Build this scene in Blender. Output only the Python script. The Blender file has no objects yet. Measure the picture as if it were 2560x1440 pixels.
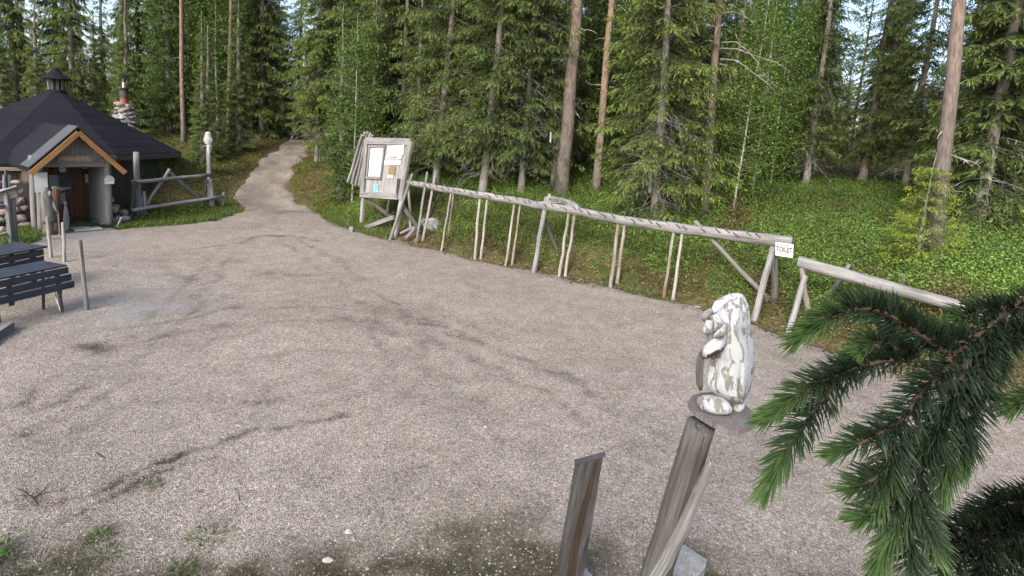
import bpy, bmesh, math, random
import numpy as np
from mathutils import Vector, Matrix

# ------------------------------------------------------------------ camera, sky, sun, exposure
scene = bpy.context.scene
FPX, CAM_H = 1400.0, 3.45                       # focal length in photo pixels (2560 wide), camera height
PITCH, ROLL = math.radians(8.0), math.radians(4.0)
CY = 332 + FPX * math.tan(PITCH)                # principal row: the lens is shifted so that the horizon falls where the photo has it
SUN_EL, SUN_AZ = math.radians(34), math.radians(205)     # azimuth: 0 = +Y, clockwise
SKY_STRENGTH, SUN_STRENGTH, SUN_ANGLE, EXPOSURE = 0.15, 1.5, 18.0, 1.55

c_f = np.array([0, math.cos(PITCH), -math.sin(PITCH)])
_R = np.array([1.0, 0, 0]); _D = np.array([0, -math.sin(PITCH), -math.cos(PITCH)])
c_r = math.cos(ROLL) * _R - math.sin(ROLL) * _D
c_d = math.sin(ROLL) * _R + math.cos(ROLL) * _D
CAM = np.array([0, 0, CAM_H])
cam = bpy.data.objects.new('camera', bpy.data.cameras.new('camera'))
scene.collection.objects.link(cam)
M = Matrix.Identity(4)
for i in range(3):
    M[i][0], M[i][1], M[i][2], M[i][3] = c_r[i], -c_d[i], -c_f[i], CAM[i]
cam.matrix_world = M
cam.data.sensor_width = 36; cam.data.lens = 36 * FPX / 2560
cam.data.shift_y = -(720 - CY) / 2560
cam.data.clip_start = 0.02; cam.data.clip_end = 2000
scene.camera = cam

world = bpy.data.worlds.new('World'); scene.world = world; world.use_nodes = True
wn = world.node_tree
sky = wn.nodes.new('ShaderNodeTexSky'); sky.sky_type = 'NISHITA'; sky.sun_disc = False
sky.sun_elevation = SUN_EL; sky.sun_rotation = SUN_AZ
sky.air_density = 1.0; sky.dust_density = 4.0; sky.ozone_density = 0.6; sky.altitude = 200
bg = wn.nodes['Background']; bg.inputs['Strength'].default_value = SKY_STRENGTH
wn.links.new(sky.outputs['Color'], bg.inputs['Color'])

sd = bpy.data.lights.new('sun', 'SUN'); sd.energy = SUN_STRENGTH; sd.angle = math.radians(SUN_ANGLE); sd.color = (1.0, 0.975, 0.93)
sun = bpy.data.objects.new('sun', sd); scene.collection.objects.link(sun)
sdir = Vector((math.sin(SUN_AZ) * math.cos(SUN_EL), math.cos(SUN_AZ) * math.cos(SUN_EL), math.sin(SUN_EL)))
sun.rotation_euler = sdir.to_track_quat('Z', 'Y').to_euler(); sun.location = sdir * 50
vs = scene.view_settings; vs.view_transform = 'Standard'; vs.look = 'None'; vs.gamma = 1; vs.exposure = EXPOSURE; vs.use_curve_mapping = False

# ------------------------------------------------------------------ pixel -> place
def ray(px, py): return c_f + c_r * (px - 1280) / FPX + c_d * (py - CY) / FPX
def PD(px, py, depth): return CAM + ray(px, py) * depth
def G(px, py, z=0.0):
    d = ray(px, py); return CAM + d * ((z - CAM_H) / d[2])
def PX(p):
    v = np.array(p) - CAM; k = v @ c_f
    return 1280 + FPX * (v @ c_r) / k, CY + FPX * (v @ c_d) / k
def depth_of(p): return (np.array(p) - CAM) @ c_f

# ------------------------------------------------------------------ value noise
def _hash(ix, iy, seed):
    h = (ix.astype(np.int64) * 374761393 + iy.astype(np.int64) * 668265263 + seed * 1442695041) & 0xffffffff
    h = ((h ^ (h >> 13)) * 1274126177) & 0xffffffff
    return ((h ^ (h >> 16)) & 0xffff) / 65535.0
def vnoise(x, y, s=1.0, seed=0):
    x = np.asarray(x, float) / s; y = np.asarray(y, float) / s
    ix, iy = np.floor(x), np.floor(y); fx, fy = x - ix, y - iy
    fx = fx * fx * (3 - 2 * fx); fy = fy * fy * (3 - 2 * fy)
    a, b = _hash(ix, iy, seed), _hash(ix + 1, iy, seed); c, d = _hash(ix, iy + 1, seed), _hash(ix + 1, iy + 1, seed)
    return (a + (b - a) * fx) * (1 - fy) + (c + (d - c) * fx) * fy
def sstep(a, b, x):
    t = np.clip((np.asarray(x, float) - a) / (b - a), 0, 1); return t * t * (3 - 2 * t)

# ------------------------------------------------------------------ terrain
YARD_EDGE = [G(*q)[:2] for q in [(2300, 960), (2080, 880), (1965, 845), (1840, 795), (1655, 750), (1525, 720), (1400, 697), (1265, 665), (1190, 652),
                                 (1100, 627), (985, 603), (890, 580), (800, 548), (690, 530), (590, 532), (545, 552), (430, 563), (300, 572), (262, 562), (112, 588), (70, 612), (-40, 650)]]
YARD = np.array([(16, -1), (11.5, 4.0)] + [tuple(p) for p in YARD_EDGE] + [(-24, 10), (-26, -8), (16, -8)])
def seg_dist(x, y, A, B):
    dx, dy = B[0] - A[0], B[1] - A[1]
    t = np.clip(((x - A[0]) * dx + (y - A[1]) * dy) / (dx * dx + dy * dy), 0, 1)
    return np.hypot(x - A[0] - t * dx, y - A[1] - t * dy), t
def yard_sd(x, y):                                 # > 0 outside the gravel yard
    x = np.asarray(x, float); y = np.asarray(y, float)
    best = np.full(x.shape, 1e9); ins = np.zeros(x.shape, bool); n = len(YARD)
    for i in range(n):
        A, B = YARD[i], YARD[(i + 1) % n]
        d, _ = seg_dist(x, y, A, B); best = np.minimum(best, d)
        with np.errstate(divide='ignore', invalid='ignore'):
            ins ^= ((A[1] > y) != (B[1] > y)) & (x < (B[0] - A[0]) * (y - A[1]) / (B[1] - A[1]) + A[0])
    return np.where(ins, -best, best)
def terrain(x, y):
    x = np.asarray(x, float); y = np.asarray(y, float)
    d = np.maximum(yard_sd(x, y), 0); ds = d * d / (d + 0.6)
    right = 1.55 * (1 - np.exp(-ds / 2.4)) + 0.055 * np.minimum(ds, 45)
    left = 2.25 * sstep(0, 9.5, ds) + 0.1 * ds * sstep(0, 2, ds) * np.exp(-ds / 3) - 0.02 * np.maximum(ds - 10, 0)
    w = sstep(-8.0, -3.5, x - 0.12 * (y - 18))
    z = left * (1 - w) + right * w
    z = z + 1.25 * np.exp(-((x + 13.3) ** 2 + (y - 20.5) ** 2) / 1.7 ** 2) * sstep(0, 1.2, d)
    hd = np.hypot(x + 14.3, y - 17.0)                                    # level ground dug out for the hut
    z = z * (0.12 + 0.88 * sstep(1.9, 3.6, hd))
    rough = sstep(0.1, 1.5, d)
    z = z + rough * (0.22 * (vnoise(x, y, 1.7, 3) - .5) + 0.10 * (vnoise(x, y, .6, 4) - .5))
    z = z + (1 - rough) * (0.02 * (vnoise(x, y, 1.3, 5) - .5) + .05 * (vnoise(x, y, 4.0, 15) - .5))
    return np.where(np.hypot(x, y) > 90, z, z)
def tz(x, y): return float(terrain(np.array([x]), np.array([y]))[0])
def hit(px, py, far=90):                            # first point of the terrain along a pixel's ray
    d = ray(px, py); t = np.arange(2.5, far, 0.02); P = CAM[:, None] + d[:, None] * t
    below = P[2] < terrain(P[0], P[1]); i = int(np.argmax(below)) if below.any() else len(t) - 1
    return P[:, i]
PATH_PX = [(705, 552, 250), (690, 528, 190), (662, 490, 120), (662, 455, 96), (690, 415, 84), (722, 385, 68), (752, 362, 48), (775, 349, 40)]
PATH = []
for q in PATH_PX:
    h = hit(q[0], q[1]); PATH.append((h[0], h[1], 0.43 * q[2] * depth_of(h) / FPX))
e = np.array(PATH[-1][:2]) - np.array(PATH[-2][:2]); e /= np.linalg.norm(e)
PATH.append((PATH[-1][0] + e[0] * 6, PATH[-1][1] + e[1] * 6, PATH[-1][2]))
def path_sd(x, y):
    best = np.full(np.shape(x), 1e9)
    for A, B in zip(PATH[:-1], PATH[1:]):
        d, t = seg_dist(x, y, A, B); best = np.minimum(best, d - (A[2] * (1 - t) + B[2] * t))
    return best

# ------------------------------------------------------------------ mesh builder
COL = scene.collection
LOC = {}
_ico = bmesh.new(); bmesh.ops.create_icosphere(_ico, subdivisions=2, radius=1)
ICO_V = np.array([v.co[:] for v in _ico.verts]); ICO_F = [tuple(v.index for v in f.verts) for f in _ico.faces]; _ico.free()
_ico = bmesh.new(); bmesh.ops.create_icosphere(_ico, subdivisions=1, radius=1)
ICO1_V = np.array([v.co[:] for v in _ico.verts]); ICO1_F = [tuple(v.index for v in f.verts) for f in _ico.faces]; _ico.free()
def unit(v): v = np.array(v, float); return v / max(np.linalg.norm(v), 1e-9)
def frame(d, up=(0, 0, 1)):
    d = unit(d); up = np.array(up, float)
    if abs(d @ unit(up)) > .98: up = np.array([1.0, 0, 0])
    s = unit(np.cross(d, up)); return s, unit(np.cross(s, d)), d
class MB:
    def __init__(s): s.v, s.f, s.g, s.n = [], [], [], 0
    def add(s, V, Fc, Gc=None):
        V = np.asarray(V, float); Gc = V if Gc is None else Gc
        s.v.append(V); s.g.append(np.asarray(Gc, float)); s.f += [tuple(i + s.n for i in f) for f in Fc]; s.n += len(V); return s
    def tube(s, pts, rad, n=8, bump=0.0, seed=0, flat=1.0, up=(0, 0, 1), caps=True):
        pts = np.asarray(pts, float); rad = np.broadcast_to(np.asarray(rad, float), (len(pts),)); rng = np.random.RandomState(seed)
        off = rng.rand(3) * 40; V, Gc = [], []; L = 0; a = np.linspace(0, 2 * math.pi, n, endpoint=False)
        lob = 1 + bump * (rng.rand(n) - .5) * 1.2
        sv = None
        for i, p in enumerate(pts):
            t = pts[min(i + 1, len(pts) - 1)] - pts[max(i - 1, 0)]
            if sv is None: sv, uv, _ = frame(t, up)
            else:
                t = unit(t); sv = unit(sv - t * (sv @ t)); uv = np.cross(sv, t)
            if i: L += np.linalg.norm(p - pts[i - 1])
            r = rad[i] * lob * (1 + bump * (rng.rand(n) - .5) * .5)
            V.append(p + np.outer(np.cos(a) * r, sv) + np.outer(np.sin(a) * r * flat, uv))
            Gc.append(np.stack([np.cos(a) * r, np.sin(a) * r, np.full(n, L)], 1) + off)
        m = len(pts); Fc = []
        for i in range(m - 1):
            for j in range(n):
                k = (j + 1) % n; Fc.append((i * n + j, i * n + k, (i + 1) * n + k, (i + 1) * n + j))
        if caps: Fc.append(tuple(range(n - 1, -1, -1))); Fc.append(tuple((m - 1) * n + j for j in range(n)))
        return s.add(np.concatenate(V), Fc, np.concatenate(Gc))
    def box(s, c, size, ax=None, seed=None):
        ax = np.eye(3) if ax is None else np.array(ax); h = np.array(size) / 2
        q = np.array([(x, y, z) for x in (-1, 1) for y in (-1, 1) for z in (-1, 1)]) * h
        o = np.argsort(size); Gc = q[:, o] + np.random.RandomState(int(abs(sum(c) * 9973)) % 99991 if seed is None else seed).rand(3) * 40
        return s.add(np.array(c) + q @ ax, [(0, 1, 3, 2), (4, 6, 7, 5), (0, 4, 5, 1), (2, 3, 7, 6), (0, 2, 6, 4), (1, 5, 7, 3)], Gc)
    def beam(s, a, b, w, h, up=(0, 0, 1), taper=1.0, seed=None):       # squared timber from a to b, slightly uneven
        a, b = np.array(a, float), np.array(b, float); sv, uv, d = frame(b - a, up); L = np.linalg.norm(b - a)
        rng = np.random.RandomState(int(abs(a.sum() * 7919 + b.sum() * 31)) % 99991 if seed is None else seed); off = rng.rand(3) * 40; V, Gc = [], []
        ch = min(w, h) * .14
        prof = [(-1, -1, 0, 1), (-1, -1, 1, 0), (1, -1, -1, 0), (1, -1, 0, 1), (1, 1, 0, -1), (1, 1, -1, 0), (-1, 1, 1, 0), (-1, 1, 0, -1)]
        for k, tt in enumerate((0, .33, .67, 1)):
            wob = (rng.rand(2) - .5) * min(w, h) * .12; sc = 1 + (taper - 1) * tt
            for px, py, cx, cy in prof:
                x = px * w / 2 * sc + cx * ch + wob[0]; y = py * h / 2 * sc + cy * ch + wob[1]
                V.append(a + d * L * tt + sv * x + uv * y); Gc.append((x, y, L * tt))
        Fc = [tuple(range(7, -1, -1)), tuple(range(24, 32))]
        for i in range(3):
            for j in range(8): Fc.append((i * 8 + j, i * 8 + (j + 1) % 8, i * 8 + 8 + (j + 1) % 8, i * 8 + 8 + j))
        return s.add(V, Fc, np.array(Gc) + off)
    def prism(s, poly, vec):                                            # flat outline extruded by vec
        P = np.array(poly, float); n = len(P); Q = P + np.array(vec)
        Fc = [tuple(range(n)), tuple(range(2 * n - 1, n - 1, -1))] + [(i, n + i, n + (i + 1) % n, (i + 1) % n) for i in range(n)]
        return s.add(np.concatenate([P, Q]), Fc)
    def rock(s, c, size, seed=0, cuts=6, ax=None, small=False):
        rng = np.random.RandomState(seed); V = (ICO1_V if small else ICO_V).copy()
        V *= (1 + .14 * (rng.rand(len(V), 1) - .5))
        for _ in range(cuts):
            d = unit(rng.randn(3)); k = .55 + .3 * rng.rand(); e = V @ d; V -= np.outer(np.maximum(e - k, 0) * .9, d)
        V = V * np.array(size) / 2
        if ax is not None: V = V @ np.array(ax)
        return s.add(np.array(c) + V, ICO1_F if small else ICO_F)
    def lathe(s, prof, c, n=16, ax=None):
        a = np.linspace(0, 2 * math.pi, n, endpoint=False); V = []
        for r, z in prof: V += [(r * math.cos(t), r * math.sin(t), z) for t in a]
        V = np.array(V); V = V if ax is None else V @ np.array(ax); m = len(prof)
        Fc = [(i * n + j, i * n + (j + 1) % n, (i + 1) * n + (j + 1) % n, (i + 1) * n + j) for i in range(m - 1) for j in range(n)]
        Fc += [tuple(range(n - 1, -1, -1)), tuple((m - 1) * n + j for j in range(n))]
        return s.add(V + np.array(c), Fc)
    def build(s, name, mat, parent=None, loc=None, smooth=False):
        loc = np.array(LOC[parent.name] if parent is not None else (loc if loc is not None else (0, 0, 0)), float)
        V = np.concatenate(s.v) - loc; me = bpy.data.meshes.new(name); me.from_pydata(V.tolist(), [], s.f)
        at = me.attributes.new('gc', 'FLOAT_VECTOR', 'POINT'); at.data.foreach_set('vector', np.concatenate(s.g).astype(np.float32).ravel())
        if smooth: me.polygons.foreach_set('use_smooth', [True] * len(me.polygons))
        me.update(); me.materials.append(mat); o = bpy.data.objects.new(name, me); COL.objects.link(o)
        if parent is not None: o.parent = parent
        else: o.location = loc
        LOC[o.name] = loc; return o
def tag(o, label=None, cat=None, group=None, kind=None):
    for k, v in (('label', label), ('category', cat), ('group', group), ('kind', kind)):
        if v: o[k] = v
    return o
def thing(name, label, cat, loc, group=None):
    o = bpy.data.objects.new(name, None); o.empty_display_size = .2; COL.objects.link(o); o.location = [float(v) for v in loc]; LOC[o.name] = np.array(loc, float)
    return tag(o, label, cat, group)
def solo(name, mb, mat, label, cat, group=None, smooth=False):
    V = np.concatenate(mb.v); lo, hi = V.min(0), V.max(0)
    return tag(mb.build(name, mat, None, ((lo[0] + hi[0]) / 2, (lo[1] + hi[1]) / 2, lo[2]), smooth), label, cat, group)
def quads(name, V, Cc, mat, parent=None, loc=(0, 0, 0)):               # V (n,4,3), Cc (n,3) or (n,4,3): many small faces at once
    V = np.asarray(V, np.float32); n = len(V); Cc = np.asarray(Cc, np.float32)
    if Cc.ndim == 2: Cc = np.repeat(Cc[:, None, :], 4, 1)
    me = bpy.data.meshes.new(name); me.vertices.add(n * 4); me.vertices.foreach_set('co', V.ravel())
    me.loops.add(n * 4); me.loops.foreach_set('vertex_index', np.arange(n * 4, dtype=np.int32))
    me.polygons.add(n); me.polygons.foreach_set('loop_start', np.arange(0, n * 4, 4, dtype=np.int32))
    at = me.color_attributes.new('tint', 'FLOAT_COLOR', 'POINT')
    at.data.foreach_set('color', np.concatenate([Cc, np.ones((n, 4, 1), np.float32)], 2).ravel())
    me.update(calc_edges=True); me.materials.append(mat); o = bpy.data.objects.new(name, me); COL.objects.link(o)
    if parent is not None: o.parent = parent
    else: o.location = loc
    return o
def heightmesh(name, xs, ys, zf, mat, attrs=(), keep=None):
    X, Y = np.meshgrid(xs, ys); Z = zf(X, Y); nx, ny = len(xs), len(ys)
    idx = np.arange(nx * ny).reshape(ny, nx); Q = np.stack([idx[:-1, :-1], idx[:-1, 1:], idx[1:, 1:], idx[1:, :-1]], -1).reshape(-1, 4)
    P = np.stack([X, Y, Z], -1).reshape(-1, 3)
    if keep is not None:
        k = keep(X, Y).ravel(); Q = Q[k[Q].any(1)]; used = np.unique(Q); mp = np.full(len(P), -1); mp[used] = np.arange(len(used)); P = P[used]; Q = mp[Q]
    me = bpy.data.meshes.new(name); me.vertices.add(len(P)); me.vertices.foreach_set('co', P.astype(np.float32).ravel())
    me.loops.add(len(Q) * 4); me.loops.foreach_set('vertex_index', Q.astype(np.int32).ravel())
    me.polygons.add(len(Q)); me.polygons.foreach_set('loop_start', np.arange(0, len(Q) * 4, 4, dtype=np.int32))
    for an, af in attrs:
        me.attributes.new(an, 'FLOAT', 'POINT').data.foreach_set('value', af(P[:, 0], P[:, 1]).astype(np.float32))
    me.update(calc_edges=True); me.polygons.foreach_set('use_smooth', [True] * len(Q)); me.materials.append(mat)
    o = bpy.data.objects.new(name, me); COL.objects.link(o); o['kind'] = 'structure'; return o
def lettering(text, size, origin, xdir, ydir, mat, parent, name='lettering', width=None, thick=.002, bold=.012):
    cu = bpy.data.curves.new('t', 'FONT'); cu.body = text; cu.size = 1; cu.align_x = 'CENTER'; cu.align_y = 'CENTER'; cu.resolution_u = 3; cu.extrude = 0.0; cu.offset = bold
    o = bpy.data.objects.new('t', cu); COL.objects.link(o); dg = bpy.context.evaluated_depsgraph_get(); dg.update()
    me = bpy.data.meshes.new_from_object(o.evaluated_get(dg)); bpy.data.objects.remove(o)
    V = np.array([v.co[:] for v in me.vertices]); Fc = [tuple(p.vertices) for p in me.polygons]; bpy.data.meshes.remove(me)
    sx = size if width is None else width / max(np.ptp(V[:, 0]), 1e-6)
    xdir, ydir = unit(xdir), unit(ydir); nn = np.cross(xdir, ydir)
    mb = MB(); mb.add(np.array(origin) + np.outer(V[:, 0] * sx, xdir) + np.outer(V[:, 1] * size, ydir) + nn * thick, Fc)
    return mb.build(name, mat, parent)
# ------------------------------------------------------------------ materials
def new_mat(name):
    m = bpy.data.materials.new(name); m.use_nodes = True; nt = m.node_tree; return m, nt, nt.nodes['Principled BSDF']
def N(nt, typ, **kw):
    n = nt.nodes.new(typ)
    for k, v in kw.items(): setattr(n, k, v)
    return n
def ramp(nt, stops, fac, interp='LINEAR'):
    r = N(nt, 'ShaderNodeValToRGB'); r.color_ramp.interpolation = interp
    while len(r.color_ramp.elements) > len(stops): r.color_ramp.elements.remove(r.color_ramp.elements[-1])
    while len(r.color_ramp.elements) < len(stops): r.color_ramp.elements.new(.5)
    for e_, (p, c) in zip(r.color_ramp.elements, stops): e_.position = p; e_.color = (*c, 1) if len(c) == 3 else c
    nt.links.new(fac, r.inputs['Fac']); return r.outputs['Color']
def coords(nt, kind, scale):
    mp = N(nt, 'ShaderNodeMapping'); mp.inputs['Scale'].default_value = scale if isinstance(scale, tuple) else (scale,) * 3
    if kind == 'gc': src = N(nt, 'ShaderNodeAttribute', attribute_name='gc').outputs['Vector']
    elif kind == 'pos': src = N(nt, 'ShaderNodeNewGeometry').outputs['Position']
    else: src = N(nt, 'ShaderNodeTexCoord').outputs['Object']
    nt.links.new(src, mp.inputs['Vector']); return mp.outputs['Vector']
def noise(nt, vec, scale=1.0, detail=4, rough=.55, dist=0.0):
    n = N(nt, 'ShaderNodeTexNoise'); n.inputs['Scale'].default_value = scale; n.inputs['Detail'].default_value = detail
    n.inputs['Roughness'].default_value = rough; n.inputs['Distortion'].default_value = dist; nt.links.new(vec, n.inputs['Vector']); return n.outputs['Fac']
def mix(nt, a, b, fac, mode='MIX'):
    m = N(nt, 'ShaderNodeMix', data_type='RGBA', blend_type=mode)
    for s, v in ((0, fac), (6, a), (7, b)):
        if isinstance(v, (int, float)): m.inputs[s].default_value = v
        elif isinstance(v, tuple): m.inputs[s].default_value = (*v, 1)
        else: nt.links.new(v, m.inputs[s])
    return m.outputs[2]
def maths(nt, op, a, b=None, clamp=False):
    m = N(nt, 'ShaderNodeMath', operation=op, use_clamp=clamp)
    for i, v in enumerate((a, b)):
        if v is None: continue
        if isinstance(v, (int, float)): m.inputs[i].default_value = v
        else: nt.links.new(v, m.inputs[i])
    return m.outputs[0]
def bump(nt, bs, h, strength=.4, dist=.01):
    b = N(nt, 'ShaderNodeBump'); b.inputs['Strength'].default_value = strength; b.inputs['Distance'].default_value = dist
    nt.links.new(h, b.inputs['Height']); nt.links.new(b.outputs['Normal'], bs.inputs['Normal'])
def plain(name, stops, scale=8, rough=.85, kind='obj', bstr=.3, bdist=.004, spec=.3, metal=0, detail=5):
    m, nt, bs = new_mat(name); v = coords(nt, kind, scale); f = noise(nt, v, 1, detail)
    nt.links.new(ramp(nt, stops, f), bs.inputs['Base Color']); bs.inputs['Roughness'].default_value = rough
    bs.inputs['Specular IOR Level'].default_value = spec; bs.inputs['Metallic'].default_value = metal
    if bstr: bump(nt, bs, f, bstr, bdist)
    return m
def wood(name, dark, mid, light, rough=.85, crack=.5, blotch=None):
    m, nt, bs = new_mat(name)
    g1 = noise(nt, coords(nt, 'gc', (70, 70, 2.2)), 1, 6, .65, .3); g2 = noise(nt, coords(nt, 'gc', (9, 9, 1.3)), 1, 4)
    g3 = noise(nt, coords(nt, 'gc', (26, 26, .9)), 1, 3, .5, .6)
    c = ramp(nt, [(.28, dark), (.5, mid), (.72, light)], maths(nt, 'ADD', maths(nt, 'MULTIPLY', g1, .6), maths(nt, 'MULTIPLY', g2, .4)))
    ck = ramp(nt, [(.30, (0, 0, 0)), (.38, (1, 1, 1))], g3)
    c = mix(nt, c, mix(nt, dark, c, ck), crack)
    if blotch:
        bl = ramp(nt, [(.52, (0, 0, 0)), (.64, (1, 1, 1))], noise(nt, coords(nt, 'gc', (7, 7, 2.5)), 1, 4, .6)); c = mix(nt, c, blotch, bl)
    nt.links.new(c, bs.inputs['Base Color']); bs.inputs['Roughness'].default_value = rough; bs.inputs['Specular IOR Level'].default_value = .2
    bump(nt, bs, maths(nt, 'ADD', g1, maths(nt, 'MULTIPLY', ck, .8)), .55, .006); return m
def leafmat(name, trans=.35, rough=.6, spec=.25):
    m, nt, bs = new_mat(name); a = N(nt, 'ShaderNodeAttribute', attribute_name='tint').outputs['Color']
    oi = N(nt, 'ShaderNodeObjectInfo').outputs['Random']
    c = mix(nt, a, ramp(nt, [(0, (.74, .76, .8)), (.5, (1, 1, 1)), (1, (1.12, 1.08, .85))], oi), 1.0, 'MULTIPLY')
    nt.links.new(c, bs.inputs['Base Color']); bs.inputs['Roughness'].default_value = rough; bs.inputs['Specular IOR Level'].default_value = spec
    tr = N(nt, 'ShaderNodeBsdfTranslucent'); nt.links.new(c, tr.inputs['Color']); mx = N(nt, 'ShaderNodeMixShader'); mx.inputs[0].default_value = trans
    nt.links.new(bs.outputs[0], mx.inputs[1]); nt.links.new(tr.outputs[0], mx.inputs[2]); nt.links.new(mx.outputs[0], nt.nodes['Material Output'].inputs['Surface']); return m

W_GREY = wood('weathered grey wood', (.04, .038, .037), (.13, .127, .126), (.25, .247, .246))
W_PALE = wood('pale weathered wood', (.065, .062, .06), (.20, .197, .195), (.35, .35, .352))
W_POLE = wood('peeled pole wood', (.06, .054, .048), (.20, .188, .172), (.36, .345, .325))
W_LOG = wood('silvered log', (.03, .028, .027), (.15, .148, .147), (.30, .30, .302))
W_RUST = wood('pole with bark left on', (.05, .042, .037), (.18, .16, .142), (.32, .305, .285), blotch=(.13, .085, .06))
W_DARK = wood('dark old timber', (.02, .018, .017), (.055, .049, .044), (.11, .098, .088))
W_POST = wood('cracked grey post', (.016, .015, .014), (.062, .059, .056), (.125, .123, .12), crack=.9)
W_POSTB = wood('brown heartwood', (.010, .008, .006), (.030, .020, .014), (.058, .040, .029), crack=.9)
W_GABLE = wood('grey brown cladding', (.05, .042, .038), (.15, .13, .115), (.26, .235, .21))
W_DOOR = wood('brown door boards', (.04, .018, .011), (.12, .052, .030), (.18, .085, .05), rough=.6, crack=.3)
W_BARGE = wood('honey coloured barge board', (.085, .042, .017), (.18, .098, .04), (.27, .155, .066), crack=.25)
W_RED = wood('red brown carved wood', (.03, .016, .012), (.085, .042, .028), (.15, .085, .058))
W_FIG = wood('grey carved figure wood', (.03, .03, .028), (.10, .097, .09), (.19, .185, .172))
W_DEAD = wood('dead grey twigs', (.13, .125, .115), (.30, .295, .28), (.44, .43, .41))
M_TWIG = wood('dark ground twigs', (.02, .017, .016), (.06, .052, .047), (.12, .105, .095))
M_BROWN = plain('twig bark', [(.3, (.022, .015, .011)), (.7, (.06, .042, .03))], 60, .9)
M_PAINT = plain('dark blue grey paint', [(.3, (.014, .017, .025)), (.7, (.03, .035, .048))], (2, 2, 30), .55, bstr=.15, spec=.45)
M_STEEL = plain('worn galvanised steel', [(.35, (.16, .17, .18)), (.7, (.55, .57, .60))], 14, .4, metal=.6, bstr=.1)
M_IRON = plain('dark metal', [(.3, (.02, .02, .022)), (.7, (.055, .052, .055))], 20, .5, metal=.4, bstr=.1)
M_RUSTPIPE = plain('sooty pipe metal', [(.3, (.022, .02, .022)), (.6, (.05, .045, .045)), (.8, (.09, .07, .065))], 9, .7, bstr=.2)
M_REDPIPE = plain('red primer on pipe', [(.3, (.16, .035, .02)), (.7, (.32, .075, .045))], 9, .7)
M_WHITE = plain('white plastic', [(.3, (.42, .43, .445)), (.7, (.47, .48, .485))], 6, .5, bstr=0)
M_CONC = plain('grey concrete', [(.3, (.20, .20, .205)), (.7, (.34, .335, .33))], 18, .95, bdist=.003)
M_BLOCK = plain('concrete block', [(.3, (.17, .175, .19)), (.7, (.27, .275, .29))], 22, .95)
M_MORTAR = plain('pale mortar', [(.3, (.30, .30, .31)), (.7, (.42, .42, .42))], 22, .95)
M_SLAB = plain('pale paving slab', [(.3, (.24, .24, .24)), (.7, (.34, .335, .325))], 16, .95)
M_RUBBER = plain('black ribbed mat', [(.3, (.012, .012, .013)), (.7, (.03, .03, .031))], (60, 60, 60), .9)
M_INK = plain('black lettering', [(.3, (.02, .02, .022)), (.7, (.035, .035, .04))], 5, .8, bstr=0)
M_SHINE = plain('yellow lettering', [(.3, (.34, .22, .08)), (.7, (.42, .29, .12))], 5, .8, bstr=0)
M_STONE = plain('pink field stone', [(.25, (.09, .062, .055)), (.45, (.19, .14, .122)), (.62, (.28, .225, .20)), (.8, (.2, .185, .18))], 5, .9, bstr=.5, bdist=.012)
M_STONEG = plain('grey field stone', [(.25, (.08, .08, .082)), (.5, (.165, .16, .158)), (.75, (.26, .255, .25))], 6, .9, bstr=.5, bdist=.012)
M_BOULDER = plain('lichen grey boulder', [(.3, (.10, .105, .10)), (.5, (.24, .245, .24)), (.7, (.40, .41, .40))], 9, .95, bstr=.6, bdist=.02)
M_WSTONE = plain('pale stone', [(.25, (.20, .197, .194)), (.75, (.36, .355, .35))], 14, .9, bstr=.4)
M_BRONZE = plain('blue sticker', [(.3, (.06, .36, .62)), (.55, (.10, .45, .70)), (.62, (.6, .75, .85))], 22, .5, bstr=0)
M_PHOTO = plain('brown photo print', [(.3, (.05, .035, .02)), (.45, (.20, .14, .06)), (.6, (.10, .10, .09)), (.75, (.35, .33, .28))], 13, .5, bstr=0)
def paper_mat(name, base, ink, rows, density=.5):
    m, nt, bs = new_mat(name); v = coords(nt, 'gc', 1.0); sp = N(nt, 'ShaderNodeSeparateXYZ'); nt.links.new(v, sp.inputs[0])
    z = maths(nt, 'FRACT', maths(nt, 'MULTIPLY', sp.outputs[2], rows)); line = maths(nt, 'LESS_THAN', z, .45)
    n = noise(nt, coords(nt, 'gc', (3, 160, rows)), 1, 2); wd = maths(nt, 'GREATER_THAN', n, 1 - density)
    nt.links.new(mix(nt, base, ink, maths(nt, 'MULTIPLY', maths(nt, 'MULTIPLY', line, wd), .75)), bs.inputs['Base Color']); bs.inputs['Roughness'].default_value = .55; return m
M_PAPER = paper_mat('printed notice', (.48, .49, .50), (.12, .12, .14), 34, .52)
M_PAPERG = paper_mat('shade-toned notice', (.30, .30, .31), (.08, .08, .09), 34, .5)  # same notice paper, darkened in its colour for the porch shade
M_PAPERW = paper_mat('laminated sheet', (.50, .51, .52), (.07, .07, .08), 13, .42)

def shingle_mat():
    m, nt, bs = new_mat('black roofing felt'); z = coords(nt, 'gc', 1.0); sp = N(nt, 'ShaderNodeSeparateXYZ'); nt.links.new(z, sp.inputs[0])
    fr = maths(nt, 'FRACT', maths(nt, 'MULTIPLY', sp.outputs[2], 7.0)); edge = maths(nt, 'LESS_THAN', fr, .12)
    n = noise(nt, coords(nt, 'pos', 55), 1, 5, .7); n2 = noise(nt, coords(nt, 'pos', .9), 1, 4)
    c = ramp(nt, [(.3, (.005, .0055, .008)), (.55, (.009, .0098, .014)), (.75, (.016, .0172, .023))], maths(nt, 'ADD', maths(nt, 'MULTIPLY', n, .6), maths(nt, 'MULTIPLY', n2, .4)))
    c = mix(nt, c, (.010, .010, .013), maths(nt, 'MULTIPLY', edge, .3)); nt.links.new(c, bs.inputs['Base Color']); bs.inputs['Roughness'].default_value = .92
    bs.inputs['Specular IOR Level'].default_value = .12; bump(nt, bs, maths(nt, 'SUBTRACT', maths(nt, 'MULTIPLY', n, .5), maths(nt, 'MULTIPLY', edge, .4)), .5, .005); return m
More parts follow.
